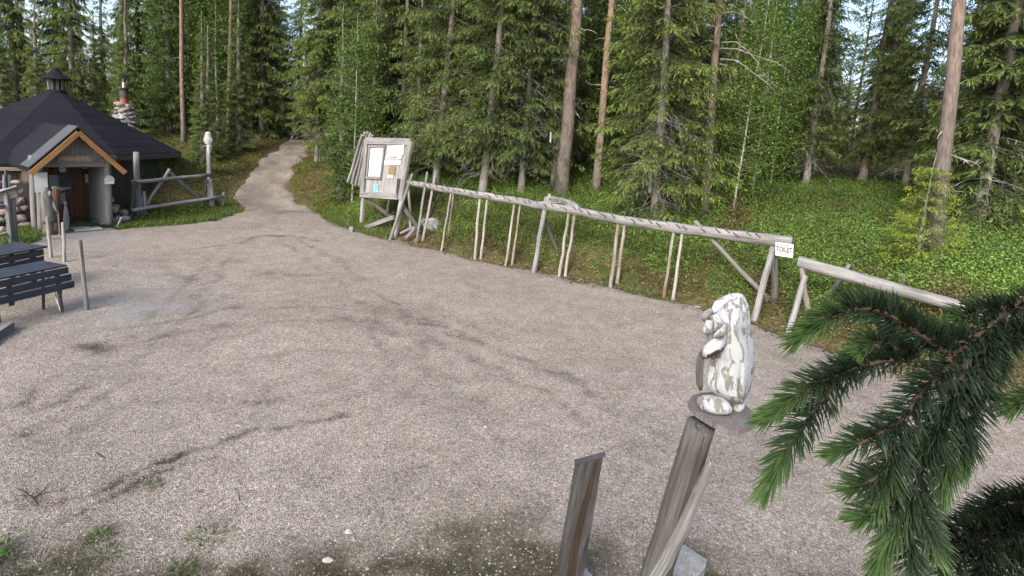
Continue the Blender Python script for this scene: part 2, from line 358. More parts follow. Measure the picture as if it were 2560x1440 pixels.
M_FELT = shingle_mat()
M_FELTB = plain('blue grey felt', [(.3, (.03, .035, .04)), (.7, (.055, .062, .07))], 40, .8)

def ground_mat():
    m, nt, bs = new_mat('pinkish gravel')
    def at(n_): return N(nt, 'ShaderNodeAttribute', attribute_name=n_).outputs['Fac']
    p = coords(nt, 'pos', 1.0)
    dn_ = N(nt, 'ShaderNodeTexNoise'); dn_.inputs['Scale'].default_value = 60; dn_.inputs['Detail'].default_value = 3; nt.links.new(p, dn_.inputs['Vector'])
    va = N(nt, 'ShaderNodeVectorMath', operation='MULTIPLY_ADD'); va.inputs[1].default_value = (.018, .018, .018); nt.links.new(dn_.outputs['Color'], va.inputs[0]); nt.links.new(p, va.inputs[2]); pd_ = va.outputs[0]
    vo = N(nt, 'ShaderNodeTexVoronoi'); vo.inputs['Scale'].default_value = 88; nt.links.new(pd_, vo.inputs['Vector'])
    vc = N(nt, 'ShaderNodeSeparateColor'); nt.links.new(vo.outputs['Color'], vc.inputs[0])
    v2 = N(nt, 'ShaderNodeTexVoronoi'); v2.inputs['Scale'].default_value = 30; nt.links.new(pd_, v2.inputs['Vector'])
    vc2 = N(nt, 'ShaderNodeSeparateColor'); nt.links.new(v2.outputs['Color'], vc2.inputs[0])
    big = noise(nt, p, .45, 5, .6); mid = noise(nt, p, 2.6, 5, .65); fine = noise(nt, p, 30, 4, .75)
    c = ramp(nt, [(.3, (.158, .142, .123)), (.5, (.232, .211, .184)), (.72, (.305, .279, .246))], maths(nt, 'ADD', maths(nt, 'MULTIPLY', big, .45), maths(nt, 'MULTIPLY', mid, .55)))
    st = ramp(nt, [(0, (.38, .36, .35)), (.14, (.54, .52, .51)), (.34, (.82, .79, .77)), (.6, (1.0, .97, .95)), (.84, (1.22, 1.2, 1.18)), (.95, (1.5, 1.5, 1.5)), (1, (1.9, 1.9, 1.95))], vc.outputs[0])
    c = mix(nt, c, st, .85, 'MULTIPLY')
    st2 = ramp(nt, [(0, (.62, .6, .6)), (.2, (.95, .93, .92)), (.9, (1.04, 1.03, 1.02)), (.97, (1.3, 1.3, 1.32)), (1, (1.45, 1.45, 1.5))], vc2.outputs[0]); c = mix(nt, c, st2, .6, 'MULTIPLY')
    c = mix(nt, c, ramp(nt, [(.25, (.52, .50, .49)), (.5, (1, 1, 1)), (.75, (1.45, 1.45, 1.45))], fine), .9, 'MULTIPLY')
    brk = maths(nt, 'ADD', .35, maths(nt, 'MULTIPLY', noise(nt, p, 9, 5, .7), 1.3))
    c = mix(nt, c, (.045, .034, .027), maths(nt, 'MULTIPLY', at('rut'), brk, True))
    c = mix(nt, c, mix(nt, (.11, .12, .13), (.27, .29, .31), vc.outputs[1]), maths(nt, 'MULTIPLY', at('blue'), brk, True))
    mo = mix(nt, (.026, .023, .014), (.066, .06, .032), mid); c = mix(nt, c, mo, maths(nt, 'MULTIPLY', at('moss'), brk, True))
    nt.links.new(c, bs.inputs['Base Color']); bs.inputs['Roughness'].default_value = .95; bs.inputs['Specular IOR Level'].default_value = .15
    h = maths(nt, 'ADD', maths(nt, 'MULTIPLY', vo.outputs['Distance'], -1.2), maths(nt, 'ADD', maths(nt, 'MULTIPLY', fine, .8), maths(nt, 'MULTIPLY', mid, 1.0)))
    bump(nt, bs, h, .7, .012); return m
M_GRAVEL = ground_mat()
def floor_mat():
    m, nt, bs = new_mat('mossy forest floor'); p = coords(nt, 'pos', 1.0)
    a, b, f = noise(nt, p, .5, 5, .6), noise(nt, p, 3.2, 5, .65), noise(nt, p, 22, 4, .7)
    g = ramp(nt, [(.3, (.030, .038, .013)), (.5, (.055, .066, .02)), (.7, (.10, .105, .035))], b); br = ramp(nt, [(.3, (.05, .033, .018)), (.7, (.15, .105, .06))], f)
    c = mix(nt, g, br, ramp(nt, [(.40, (0, 0, 0)), (.60, (1, 1, 1))], a)); c = mix(nt, c, ramp(nt, [(.3, (.6, .6, .6)), (.7, (1.3, 1.3, 1.3))], f), .7, 'MULTIPLY')
    nt.links.new(c, bs.inputs['Base Color']); bs.inputs['Roughness'].default_value = 1; bs.inputs['Specular IOR Level'].default_value = .1
    bump(nt, bs, maths(nt, 'ADD', b, maths(nt, 'MULTIPLY', f, .4)), .8, .06); return m
M_FLOOR = floor_mat()
def bark_mat(name, low, high, z0, z1, dark):
    m, nt, bs = new_mat(name); sp = N(nt, 'ShaderNodeSeparateXYZ'); nt.links.new(N(nt, 'ShaderNodeTexCoord').outputs['Object'], sp.inputs[0])
    n = noise(nt, coords(nt, 'obj', (22, 22, 5)), 1, 5, .65); k = noise(nt, coords(nt, 'obj', (5, 5, 3)), 1, 3)
    mr = N(nt, 'ShaderNodeMapRange'); mr.inputs[1].default_value = z0; mr.inputs[2].default_value = z1; nt.links.new(maths(nt, 'ADD', sp.outputs[2], maths(nt, 'MULTIPLY', k, 1.6)), mr.inputs[0])
    c = mix(nt, low, high, mr.outputs[0]); c = mix(nt, mix(nt, c, dark, .75), c, ramp(nt, [(.38, (0, 0, 0)), (.56, (1, 1, 1))], n))
    c = mix(nt, c, ramp(nt, [(.3, (.75, .75, .75)), (.7, (1.25, 1.25, 1.25))], k), .8, 'MULTIPLY')
    nt.links.new(c, bs.inputs['Base Color']); bs.inputs['Roughness'].default_value = .95; bs.inputs['Specular IOR Level'].default_value = .15; bump(nt, bs, n, .8, .03); return m
B_PINE = bark_mat('pine bark', (.115, .106, .099), (.165, .126, .104), 2.5, 6.5, (.06, .045, .04))
B_PINEO = bark_mat('orange pine bark', (.13, .117, .107), (.195, .145, .114), 1.5, 4.5, (.08, .05, .04))
B_SPRUCE = bark_mat('grey spruce bark', (.25, .24, .23), (.17, .155, .145), 1, 7, (.10, .09, .085))
B_BIRCH = bark_mat('white birch bark', (.26, .25, .235), (.36, .35, .33), .3, 2.0, (.04, .035, .03))
L_SPRUCE = leafmat('spruce needles', .45); L_BIRCH = leafmat('birch leaves', .45, .5); L_GROUND = leafmat('low leaves', .4, .55); L_NEAR = leafmat('near needles', .2, .5, .3)
L_DEAD = leafmat('lichen and dead twigs', .1, .9, .1)

def statue_mat():
    m, nt, bs = new_mat('chipped white paint on wood'); a = noise(nt, coords(nt, 'gc', (24, 24, 11)), 1, 7, .62, .5); g = noise(nt, coords(nt, 'gc', (120, 120, 7)), 1, 5, .7)
    big = noise(nt, coords(nt, 'gc', (9, 9, 5)), 1, 3); f = maths(nt, 'ADD', maths(nt, 'MULTIPLY', a, .7), maths(nt, 'ADD', maths(nt, 'MULTIPLY', big, .2), maths(nt, 'MULTIPLY', g, .1)))
    w = ramp(nt, [(.42, (0, 0, 0)), (.48, (1, 1, 1))], f); under = mix(nt, (.075, .073, .058), (.19, .188, .165), g)
    rim = ramp(nt, [(.42, (1, 1, 1)), (.45, (.55, .55, .53)), (.485, (1, 1, 1))], f)
    wh = mix(nt, (.20, .21, .225), (.36, .375, .40), big); c = mix(nt, mix(nt, under, wh, w), rim, .75, 'MULTIPLY')
    sc = ramp(nt, [(.30, (.35, .34, .31)), (.36, (1, 1, 1))], noise(nt, coords(nt, 'gc', (36, 36, 1.6)), 1, 3, .5, .6)); c = mix(nt, c, sc, .9, 'MULTIPLY')
    nt.links.new(c, bs.inputs['Base Color']); bs.inputs['Roughness'].default_value = .85; bs.inputs['Specular IOR Level'].default_value = .2
    bump(nt, bs, maths(nt, 'ADD', maths(nt, 'MULTIPLY', w, .5), maths(nt, 'ADD', g, sc)), .8, .006); return m
M_STATUE = statue_mat()
M_PLATE = wood('purple grey plank', (.05, .04, .042), (.105, .092, .095), (.17, .155, .158))

# ------------------------------------------------------------------ ground
def spaced(lo, hi, c0, c1, fine, coarse):
    a = [c0]; s = fine
    while a[-1] > lo: s = min(s * 1.12, coarse); a.append(a[-1] - s)
    b = [c1]; s = fine
    while b[-1] < hi: s = min(s * 1.12, coarse); b.append(b[-1] + s)
    return np.array(a[::-1][:-1] + list(np.arange(c0, c1, fine)) + b)
def floor_z(x, y):
    return terrain(x, y) - 0.05 * sstep(.3, -.3, yard_sd(x, y))
heightmesh('forest_floor', spaced(-400, 400, -24, 22, .22, 30), spaced(-60, 600, -3, 45, .22, 30), floor_z, M_FLOOR)

RUTS = [([(30, 1262), (160, 1250), (270, 1215), (400, 1160), (520, 1125), (640, 1085), (740, 1060), (860, 1048)], .06, .6), ([(200, 1275), (300, 1238), (430, 1185), (540, 1150)], .07, .45),
        ([(560, 1020), (900, 985), (1180, 1000), (1330, 1060)], .10, .22), ([(640, 900), (800, 880), (980, 890), (1150, 960)], .09, .22), ([(100, 1010), (250, 950), (380, 930)], .10, .3), ([(120, 1110), (230, 1060), (330, 1010)], .10, .28),
        ([(600, 612), (660, 590), (730, 590), (800, 605)], .09, .6), ([(420, 640), (520, 620), (640, 600)], .08, .3), ([(640, 690), (690, 680), (740, 690)], .12, .35), ([(400, 655), (450, 690), (480, 700)], .12, .25), ([(180, 872), (230, 880)], .14, .65),
        ([(1020, 1000), (1200, 1040), (1350, 1140)], .09, .25), ([(850, 790), (1100, 870), (1400, 1010), (1600, 1150)], .08, .34), ([(880, 760), (1140, 835), (1450, 970), (1680, 1110)], .08, .34), ([(1400, 1090), (1700, 1130), (2000, 1180)], .1, .2),
        ([(700, 600), (820, 680), (930, 800), (980, 960)], .07, .34), ([(740, 595), (880, 670), (1010, 790), (1070, 950)], .07, .34), ([(560, 620), (420, 760), (240, 900), (20, 1010)], .07, .34), ([(590, 630), (460, 790), (290, 960), (60, 1090)], .07, .34), ([(300, 830), (600, 770), (900, 770), (1200, 830)], .06, .34), ([(280, 870), (600, 805), (920, 805), (1230, 870)], .06, .34),
        ([(700, 560), (680, 520), (640, 470), (655, 430), (695, 400)], .10, .25), ([(720, 1180), (900, 1200), (1100, 1190), (1330, 1240)], .12, .2)]
RUTW = [([G(*q)[:2] for q in pts], w, k) for pts, w, k in RUTS]
def rut_attr(x, y):
    o = np.zeros_like(x); jx = x + .3 * (vnoise(x, y, .6, 31) - .5) + .16 * (vnoise(x, y, .16, 36) - .5); jy = y + .3 * (vnoise(x, y, .6, 32) - .5) + .16 * (vnoise(x, y, .16, 37) - .5)
    for pts, w, k in RUTW:
        b = np.full_like(x, 1e9)
        for A, B in zip(pts[:-1], pts[1:]): b = np.minimum(b, seg_dist(jx, jy, A, B)[0])
        o = np.maximum(o, 1.15 * k * np.exp(-(b / w) ** 2))
    tx, ty = G(90, 760)[:2]
    return np.clip(o * (.1 + 1.5 * vnoise(x, y, .20, 33) * (.4 + .9 * vnoise(x, y, .7, 38))) + .10 * sstep(.62, .85, vnoise(x, y, 1.6, 35)) + .22 * sstep(-.4, .05, yard_sd(x, y)), 0, 1)
def blue_attr(x, y):
    o = np.zeros_like(x)
    for q, rx, ry, k in [((350, 760), .9, .7, .42), ((300, 790), .6, .5, .35), ((240, 592), 1.1, .5, .5), ((150, 612), .8, .5, .4)]:
        c = G(*q); o = np.maximum(o, k * np.exp(-((x - c[0]) / rx) ** 2 - ((y - c[1]) / ry) ** 2))
    return np.clip(o * (.3 + 1.4 * vnoise(x, y, .3, 41)) * 1.1, 0, 1)
def moss_attr(x, y):
    A, B = G(0, 1335)[:2], G(2100, 1400)[:2]; t = (x - A[0]) / (B[0] - A[0]); line = A[1] + (B[1] - A[1]) * t + .45 * (vnoise(x, y, .8, 51) - .5)
    o = sstep(.25, -.45, y - line) * .95
    c = G(1250, 1380); o = np.maximum(o, .8 * np.exp(-((x - c[0]) / .9) ** 2 - ((y - c[1]) / .45) ** 2)); c = G(1100, 1440); o = np.maximum(o, .8 * np.exp(-((x - c[0]) / 1.2) ** 2 - ((y - c[1]) / .3) ** 2))
    return np.clip(o * (.25 + 1.2 * vnoise(x, y, .2, 52)), 0, 1)
def edge_sd(x, y): return yard_sd(x, y) + .34 * (vnoise(x, y, .55, 21) - .5) + .16 * (vnoise(x, y, .17, 22) - .5)
def yard_z(x, y):
    s = edge_sd(x, y); return terrain(x, y) + .012 - .09 * sstep(-.05, .25, s) - .015 * rut_attr(x.ravel(), y.ravel()).reshape(x.shape)
ATTR = (('rut', rut_attr), ('blue', blue_attr), ('moss', moss_attr))
heightmesh('gravel_yard', spaced(-26, 16, -13, 8.5, .075, .6), spaced(-8, 22.5, 3.0, 22.5, .075, .6), yard_z, M_GRAVEL, ATTR, lambda x, y: edge_sd(x, y) < .3)
def path_s(x, y): return path_sd(x, y) + .5 * (vnoise(x, y, .7, 25) - .5) + .2 * (vnoise(x, y, .2, 26) - .5)
def path_z(x, y): return terrain(x, y) + .018 + .04 * sstep(.2, 2.0, yard_sd(x, y)) - .14 * sstep(-.05, .28, path_s(x, y))
px_ = [p[0] for p in PATH]; py_ = [p[1] for p in PATH]
Z0 = (('rut', lambda x, y: np.clip(.25 * sstep(.45, .85, vnoise(x, y, .6, 61)) + .04, 0, 1)), ('blue', lambda x, y: x * 0), ('moss', lambda x, y: x * 0))
heightmesh('dirt_path', np.arange(min(px_) - 4, max(px_) + 4, .12), np.arange(min(py_) - 1, max(py_) + 2, .12), path_z, M_GRAVEL, Z0, lambda x, y: (path_s(x, y) < .35) & (yard_sd(x, y) > -.4))
# ------------------------------------------------------------------ helpers for placing upright things
def stand(px, py, base):                               # point on a pixel's ray straight above (or nearest to) a base point
    d = ray(px, py); b = np.array(base[:2]); return CAM + d * ((b @ d[:2]) / (d[:2] @ d[:2]))
def sunk(p, k=.12): return np.array(p) - np.array([0, 0, k])
def bent(a, b, n=5, amp=.02, seed=0):
    rng = np.random.RandomState(seed); a, b = np.array(a, float), np.array(b, float); t = np.linspace(0, 1, n)[:, None]
    return a + (b - a) * t + rng.randn(n, 3) * amp * np.sin(t * math.pi) ** .5
def stick(mb, a, b, r0, r1=None, n=7, amp=.015, seed=0, k=5):
    return mb.tube(bent(a, b, k, amp, seed), np.linspace(r0, r1 if r1 else r0, k), n, .18, seed)

# ------------------------------------------------------------------ the hut
LB = G(108, 580); pn = unit((.80, -.60, 0)); pw = unit((.60, .80, 0)); UPZ = np.array([0, 0, 1.0])
def Q(a, b, z): return np.array([LB[0], LB[1], 0]) + pw * a * .85 + pn * b + UPZ * z      # across (squeezed to the porch's real width), outwards, up
PW = 1.72                                              # porch width between the posts
hut = thing('log_hut', 'low round timber hut with black felt roof and gabled porch', 'hut', Q(.9, -2.5, 0))
hc = PD(141, 232, 18.9); HZ = hc[2]; EZ = 1.92; R8 = 3.72
fa = math.atan2(-.78, .62)
cor = [np.array([hc[0] + R8 * math.cos(fa + math.radians(22.5 + 45 * k)), hc[1] + R8 * math.sin(fa + math.radians(22.5 + 45 * k)), EZ]) for k in range(8)]
top = [np.array([hc[0] + .28 * math.cos(fa + math.radians(22.5 + 45 * k)), hc[1] + .28 * math.sin(fa + math.radians(22.5 + 45 * k)), HZ]) for k in range(8)]
mb = MB()
mb.add(cor + top + [c_ - UPZ * .14 for c_ in cor] , [(k, (k + 1) % 8, 8 + (k + 1) % 8, 8 + k) for k in range(8)] + [tuple(range(8, 16))] + [(16 + k, 16 + (k + 1) % 8, (k + 1) % 8, k) for k in range(8)] + [tuple(range(23, 15, -1))])
roof = mb.build('roof', M_FELT, hut)
def strips(quad, rows, parent, mat, lift=.008, seed=0):                 # felt laid in overlapping strips: quad = lower-a, lower-b, upper-b, upper-a
    a, b, c_, d = [np.array(q, float) for q in quad]; nn = unit(np.cross(b - a, d - a)); nn = nn if nn[2] > 0 else -nn; rng = np.random.RandomState(seed)
    for i in range(rows):
        t0, t1 = max(i / rows - .006, 0), min((i + 1) / rows + .02, 1)
        p = [a + (d - a) * t0, b + (c_ - b) * t0, b + (c_ - b) * t1, a + (d - a) * t1]; li = [lift + .003 + .002 * rng.rand()] * 2 + [lift - .002] * 2
        m_ = MB(); P = [q + nn * l for q, l in zip(p, li)]; P2 = [q + nn * .003 for q in p]
        hgt = np.linalg.norm(d - a); gg = [(0, 0, hgt * t0 + .03), (1, 0, hgt * t0 + .03), (1, 0, hgt * t1), (0, 0, hgt * t1)] * 2
        m_.add(P + P2, [(0, 1, 2, 3), (7, 6, 5, 4), (0, 4, 5, 1), (1, 5, 6, 2), (2, 6, 7, 3), (3, 7, 4, 0)], gg); m_.build('felt_strip', mat, parent)
for k in range(8):
    if k in (2, 3, 4): continue
    strips((cor[k], cor[(k + 1) % 8], top[(k + 1) % 8], top[k]), 8, roof, M_FELT, seed=k)
mb = MB()
for k in range(8): mb.beam(cor[k] - UPZ * .10, cor[(k + 1) % 8] - UPZ * .10, .05, .17, seed=k)
mb.build('eave_board', W_DARK, hut)
mb = MB(); wc = [np.array([hc[0] + (c_[0] - hc[0]) * .86, hc[1] + (c_[1] - hc[1]) * .86, -.2]) for c_ in cor]
mb.add(wc + [w_ + UPZ * 2.02 for w_ in wc], [(k, (k + 1) % 8, 8 + (k + 1) % 8, 8 + k) for k in range(8)]); mb.build('wall', W_DARK, hut)
# side wing running out of the picture
wa = unit((-.80, -.60, 0)); e0 = np.array([-12.95, 15.65, 1.66]); r0 = np.array([hc[0], hc[1], 3.02]); b0 = 2 * r0 - e0; b0[2] = 1.66
wing = MB(); wing.add([e0, e0 + wa * 7, r0 + wa * 7, r0, b0 + wa * 7, b0] + [e0 - UPZ * .12, e0 + wa * 7 - UPZ * .12], [(0, 1, 2, 3), (3, 2, 4, 5), (0, 6, 7, 1)])
wroof = wing.build('wing_roof', M_FELT, hut); strips((e0, e0 + wa * 7, r0 + wa * 7, r0), 8, wroof, M_FELT, seed=31)
mb = MB(); mb.beam(e0 + wa * .1 - UPZ * .13, e0 + wa * 7 - UPZ * .13, .05, .1); mb.build('eave_board', W_GABLE, hut)
mb = MB(); ww = np.array([-.12, .45, 0]) + e0; mb.add([ww - UPZ * 1.9, ww + wa * 7 - UPZ * 1.9, ww + wa * 7, ww], [(0, 1, 2, 3)]); mb.build('wing_wall', W_DARK, hut)
for i in range(14):
    p = ww + wa * (.22 * i) + np.array([.03, -.04, -.36]); m_ = MB(); m_.beam(p - UPZ * .26, p + UPZ * .32, .2, .025, up=pn, seed=i); m_.build('wall_plank', W_GABLE, hut)
# smoke vent on the ridge
vent = thing
mb = MB(); mb.lathe([(.30, -.10), (.27, .06), (.23, .10), (.22, .05)], hc, 12); mb.build('vent_collar', M_FELT, hut)
for k in range(9):
    a = 2 * math.pi * k / 9; u_ = np.array([math.cos(a), math.sin(a), 0]); m_ = MB(); m_.beam(hc + u_ * .2 + UPZ * .03, hc + u_ * .23 + UPZ * .47, .075, .03, up=u_); m_.build('vent_slat', W_DARK if k % 3 else W_GREY, hut)
mb = MB(); mb.lathe([(.14, 0.02), (.14, .48)], hc, 10); mb.build('vent_core', W_DARK, hut)
mb = MB(); mb.lathe([(.40, .43), (.44, .44), (.43, .48), (.22, .62), (.13, .72), (.10, .76), (.03, .84)], hc, 12); mb.build('vent_cap', M_FELT, hut)
# porch roof
gz, ez = 2.72, 1.64
gl, gr = Q(-.36, .42, ez), Q(PW + .36, .42, ez); ga = Q(PW / 2, .42, gz); back = -pn * 3.0
lift = UPZ * .06
proof = MB().add([gl, ga, gr, gl + back, ga + back, gr + back] + [p + lift for p in (gl, ga, gr, gl + back, ga + back, gr + back)],
    [(0, 3, 4, 1), (1, 4, 5, 2), (6, 7, 10, 9), (7, 8, 11, 10), (0, 1, 7, 6), (1, 2, 8, 7), (0, 6, 9, 3), (2, 5, 11, 8)]).build('porch_roof', M_FELT, hut)
strips((gl + lift, gl + lift + back, ga + lift + back, ga + lift), 5, proof, M_FELT, seed=11); strips((gr + lift, gr + lift + back, ga + lift + back, ga + lift), 5, proof, M_FELT, seed=12)
fl = [gl + lift * 1.55 + pn * .03, gl + lift * 1.55 - pn * .75, ga + lift * 1.55 - pn * .75, ga + lift * 1.55 + pn * .03]; strips(fl, 1, proof, M_FELTB, .03, 13)
for s_, e_ in ((gl, 'l'), (gr, 'r')):
    m_ = MB(); o_ = pn * .03 - UPZ * .06; m_.beam(s_ + o_, ga + o_, .045, .13, up=UPZ); m_.build('barge_board', W_BARGE, hut)
lz = 1.76                                              # lintel
mb = MB(); mb.beam(Q(-.1, .02, lz), Q(PW + .1, .02, lz), .10, .10); mb.build('lintel', W_GABLE, hut)
for i in range(14):                                    # gable planks
    a = .06 + i * (PW - .06) / 13.5; h = gz - .06 - abs(a - PW / 2) * (gz - ez) / (PW / 2 + .36) - .10
    m_ = MB(); m_.beam(Q(a, .06 + .006 * (i % 2), lz + .05), Q(a, .06 + .006 * (i % 2), h + .10), .102, .024, up=pn, seed=i); m_.build('gable_plank', W_GABLE, hut)
for a, r_, sd_ in ((-.03, .085, 1), (-.16, .07, 5), (PW + .03, .095, 2)):
    m_ = MB(); m_.tube(bent(Q(a, -.02 - (.12 if sd_ == 5 else 0), -.1), Q(a, 0 - (.12 if sd_ == 5 else 0), lz + .25), 7, .008, sd_), r_, 12, .1, sd_); m_.build('porch_post', W_GREY, hut, smooth=True)
# porch interior: back boards, door, block side wall
DB = -1.45
for i in range(13):
    a = -.05 + i * .145
    m_ = MB(); m_.beam(Q(a, DB - .05, -.02), Q(a, DB - .05, lz + .05), .118, .03, up=pn, seed=40 + i); m_.build('back_board', W_DOOR, hut)
door = MB(); door.beam(Q(.98, DB + .012, .02), Q(.98, DB + .012, 1.62), .86, .03, up=pn, seed=77); door = door.build('door', W_DOOR, hut)
for i in range(8):
    m_ = MB(); a = .515 + i * .133; m_.beam(Q(a, DB + .04, .03), Q(a, DB + .04, 1.62), .108, .022, up=pn, seed=60 + i); m_.build('door_plank', W_DOOR, door)
m_ = MB(); m_.beam(Q(.55, DB + .075, .75), Q(1.35, DB + .075, 1.0), .05, .03, up=pn); m_.build('door_handle', W_DARK, door)
mb = MB(); mb.add([Q(-.1, 0, 0), Q(-.1, DB, 0), Q(-.1, DB, 1.72), Q(-.1, 0, 1.72)], [(0, 1, 2, 3)]); mb.build('side_boarding', W_DARK, hut)
mb = MB(); mb.box(Q(PW / 2, DB / 2, 1.79), (PW * .85, abs(DB), .03), [pw, pn, UPZ]); mb.build('porch_ceiling', W_DARK, hut)
mw = MB(); mw.box(Q(PW + .03, DB / 2, .85), (.10, abs(DB) - .02, 1.76), [pw, pn, UPZ]); mw = mw.build('block_wall', M_MORTAR, hut)
for r_ in range(8):
    for k in range(4):
        b0_ = -.02 - k * .40 + (.2 if r_ % 2 else 0); b1_ = b0_ - .385; b0_, b1_ = min(b0_, -.01), max(b1_, DB + .02)
        if b0_ - b1_ < .06: continue
        m_ = MB(); m_.box(Q(PW - .03, (b0_ + b1_) / 2, .105 + r_ * .2), (.03, b0_ - b1_, .182), [pw, pn, UPZ]); m_.build('concrete_block', M_BLOCK, mw)
# field stones stacked beside the porch
sw = MB(); sw.box(Q(-.85, -.75, .55), (1.3, .5, 1.4), [pw, pn, UPZ]); sw = sw.build('stone_wall', W_DARK, hut)
rng = np.random.RandomState(5)
for i in range(34):
    row = i // 6; a = -.30 - (i % 6) * .27 - .1 * (row % 2) + rng.uniform(-.05, .05); z = .10 + row * .225 + rng.uniform(-.04, .04)
    if z > 1.3 or a < -1.75: continue
    m_ = MB(); m_.rock(Q(a, -.42 - .10 * row * .4 + rng.uniform(-.05, .05), z), (rng.uniform(.24, .36), rng.uniform(.2, .28), rng.uniform(.18, .28)), 100 + i, 5, [pw, pn, UPZ]); m_.build('stone', M_STONE if i % 4 else M_STONEG, hut, smooth=False)
for i, (a, b, z, s_) in enumerate([(2.02, -.2, .12, .34), (2.2, -.5, .12, .34), (2.0, -.4, .42, .3), (2.3, -.2, .16, .30), (1.98, -.5, .72, .26), (2.15, -.7, .45, .32), (1.95, -.6, 1.0, .28), (2.4, -.6, .3, .3)]):
    m_ = MB(); m_.rock(Q(a, b, z), (s_, s_ * .8, s_ * .75), 200 + i, 6, [pw, pn, UPZ]); m_.build('stone', M_STONE if i % 3 else M_STONEG, hut)
mb = MB(); mb.box(Q(PW / 2, -.85, .03), (PW * .84, 1.2, .06), [pw, pn, UPZ]); mb.build('threshold', M_CONC, hut)
# chimney behind the roof
cb = PD(312, 312, 20.6); cb[2] = 2.0
chim = thing('stone_chimney', 'rough stone chimney with a sooty red and black pipe behind the roof', 'chimney', (cb[0], cb[1], cb[2] - 1.6))
zt = stand(312, 262, cb)[2]; zp = stand(312, 222, cb)[2]; zc = stand(312, 205, cb)[2]
mb = MB(); mb.tube([cb - UPZ * 1.7, cb, (cb[0], cb[1], zt - .05)], [.42, .40, .17], 9); mb.build('core', M_MORTAR, chim)
rng = np.random.RandomState(8); z = cb[2] - .75; i = 0
while z < zt - .02:
    R_ = .20 + .36 * (zt - z) / (zt - cb[2] + .75)
    for k in range(7):
        a = k * 2 * math.pi / 7 + i * .45 + rng.uniform(-.1, .1); i += 1
        tq = rng.uniform(-.35, .35); m_ = MB(); m_.rock((cb[0] + R_ * math.cos(a), cb[1] + R_ * math.sin(a), z + rng.uniform(-.06, .06)), (rng.uniform(.16, .36), rng.uniform(.2, .3), rng.uniform(.10, .19)), 300 + i, 6, [(math.cos(a + 1.57) * math.cos(tq), math.sin(a + 1.57) * math.cos(tq), math.sin(tq)), (-math.cos(a), -math.sin(a), 0), (-math.cos(a + 1.57) * math.sin(tq), -math.sin(a + 1.57) * math.sin(tq), math.cos(tq))]); m_.build('stone', (M_STONE, M_STONE, M_WSTONE, M_STONEG, M_STONE)[rng.randint(5)], chim)
    z += .115
zm = zt + .36 * (zp - zt)
mb = MB(); mb.tube([(cb[0], cb[1], zt - .3), (cb[0], cb[1], zm)], .135, 14); pipe = mb.build('pipe', M_REDPIPE, chim, smooth=False)
mb = MB(); mb.tube([(cb[0], cb[1], zm), (cb[0], cb[1], zp)], .139, 14); mb.build('sooty_pipe', M_RUSTPIPE, chim)
mb = MB(); mb.tube([(cb[0], cb[1], zp), (cb[0], cb[1], zp + .03)], .22, 14); mb.build('pipe_collar', M_IRON, chim)
mb = MB(); mb.tube([(cb[0], cb[1], zp), (cb[0], cb[1], zc)], .05, 8); mb.build('flue', M_STEEL, chim)
mb = MB(); mb.tube([(cb[0], cb[1], zc), (cb[0], cb[1], zc + .12)], [.075, .06], 8); mb.build('flue_cap', M_IRON, chim)

# things in and around the porch
def sheet(name, c, xd, w, h, mat, label, cat='notice', tilt=0.0, thick=.008, group=None):
    xd = unit(xd); yd = UPZ * math.cos(tilt) + xd * math.sin(tilt); xd = xd * math.cos(tilt) - UPZ * math.sin(tilt); nn = np.cross(xd, yd); mb = MB(); c = np.array(c, float)
    P = [c + xd * sx * w / 2 + yd * sy * h / 2 for sx, sy in ((-1, -1), (1, -1), (1, 1), (-1, 1))]; Gq = [(0, sx * w / 2, sy * h / 2 + 3.3) for sx, sy in ((-1, -1), (1, -1), (1, 1), (-1, 1))]
    mb.add(P + [p - nn * thick for p in P], [(0, 1, 2, 3), (7, 6, 5, 4), (0, 4, 5, 1), (1, 5, 6, 2), (2, 6, 7, 3), (3, 7, 4, 0)], Gq + Gq)
    o = mb.build(name, mat, None, c - UPZ * h / 2); return tag(o, label, cat, group)
sheet('notice', Q(-.02, .105, 1.33), pw, .27, .52, M_PAPER, 'white printed notice nailed to the left porch post')
sheet('notice', Q(.30, DB + .02, 1.48), pw, .26, .46, M_PAPERG, 'shaded grey notice high on the back wall left of the door')
sheet('notice', Q(.72, DB + .065, 1.18), pw, .24, .36, M_PAPERG, 'grey sheet beside the dark picture on the door')
sheet('picture', Q(1.00, DB + .065, 1.21), pw, .34, .34, plain('dark landscape print', [(.3, (.02, .03, .03)), (.6, (.05, .07, .07)), (.75, (.12, .15, .14))], 9, .5, bstr=0), 'dark landscape picture on the middle of the door', 'picture')
sheet('notice', Q(1.02, DB + .065, .95), pw, .26, .12, M_PAPERG, 'small wide label below the dark picture on the door')
sheet('notice', Q(.88, DB + .065, .68), pw, .20, .34, M_PAPERG, 'upright grey notice on the door below the wide label')
sheet('notice', Q(.66, DB + .065, .48), pw, .11, .36, M_PAPERG, 'narrow strip of paper low on the door beside the red post')
sheet('notice', Q(1.62, DB + .02, 1.62), pw, .26, .2, M_PAPERG, 'grey sheet at the top right of the porch back wall')
sheet('thermometer', Q(1.66, DB + .03, 1.24), pw, .10, .26, M_PAPER, 'white thermometer on the back wall right of the door', 'thermometer', thick=.02)
mb = MB(); mb.lathe([(.05, -.01), (.085, -.01), (.085, .01), (.05, .01)], (0, 0, 0), 18); mb.v[0] = mb.v[0] @ np.array([pw, -UPZ, pn]) + Q(.95, DB + .08, 1.52)
solo('door_ring', mb, M_STEEL, 'pale round ring hung high on the door', 'ring')
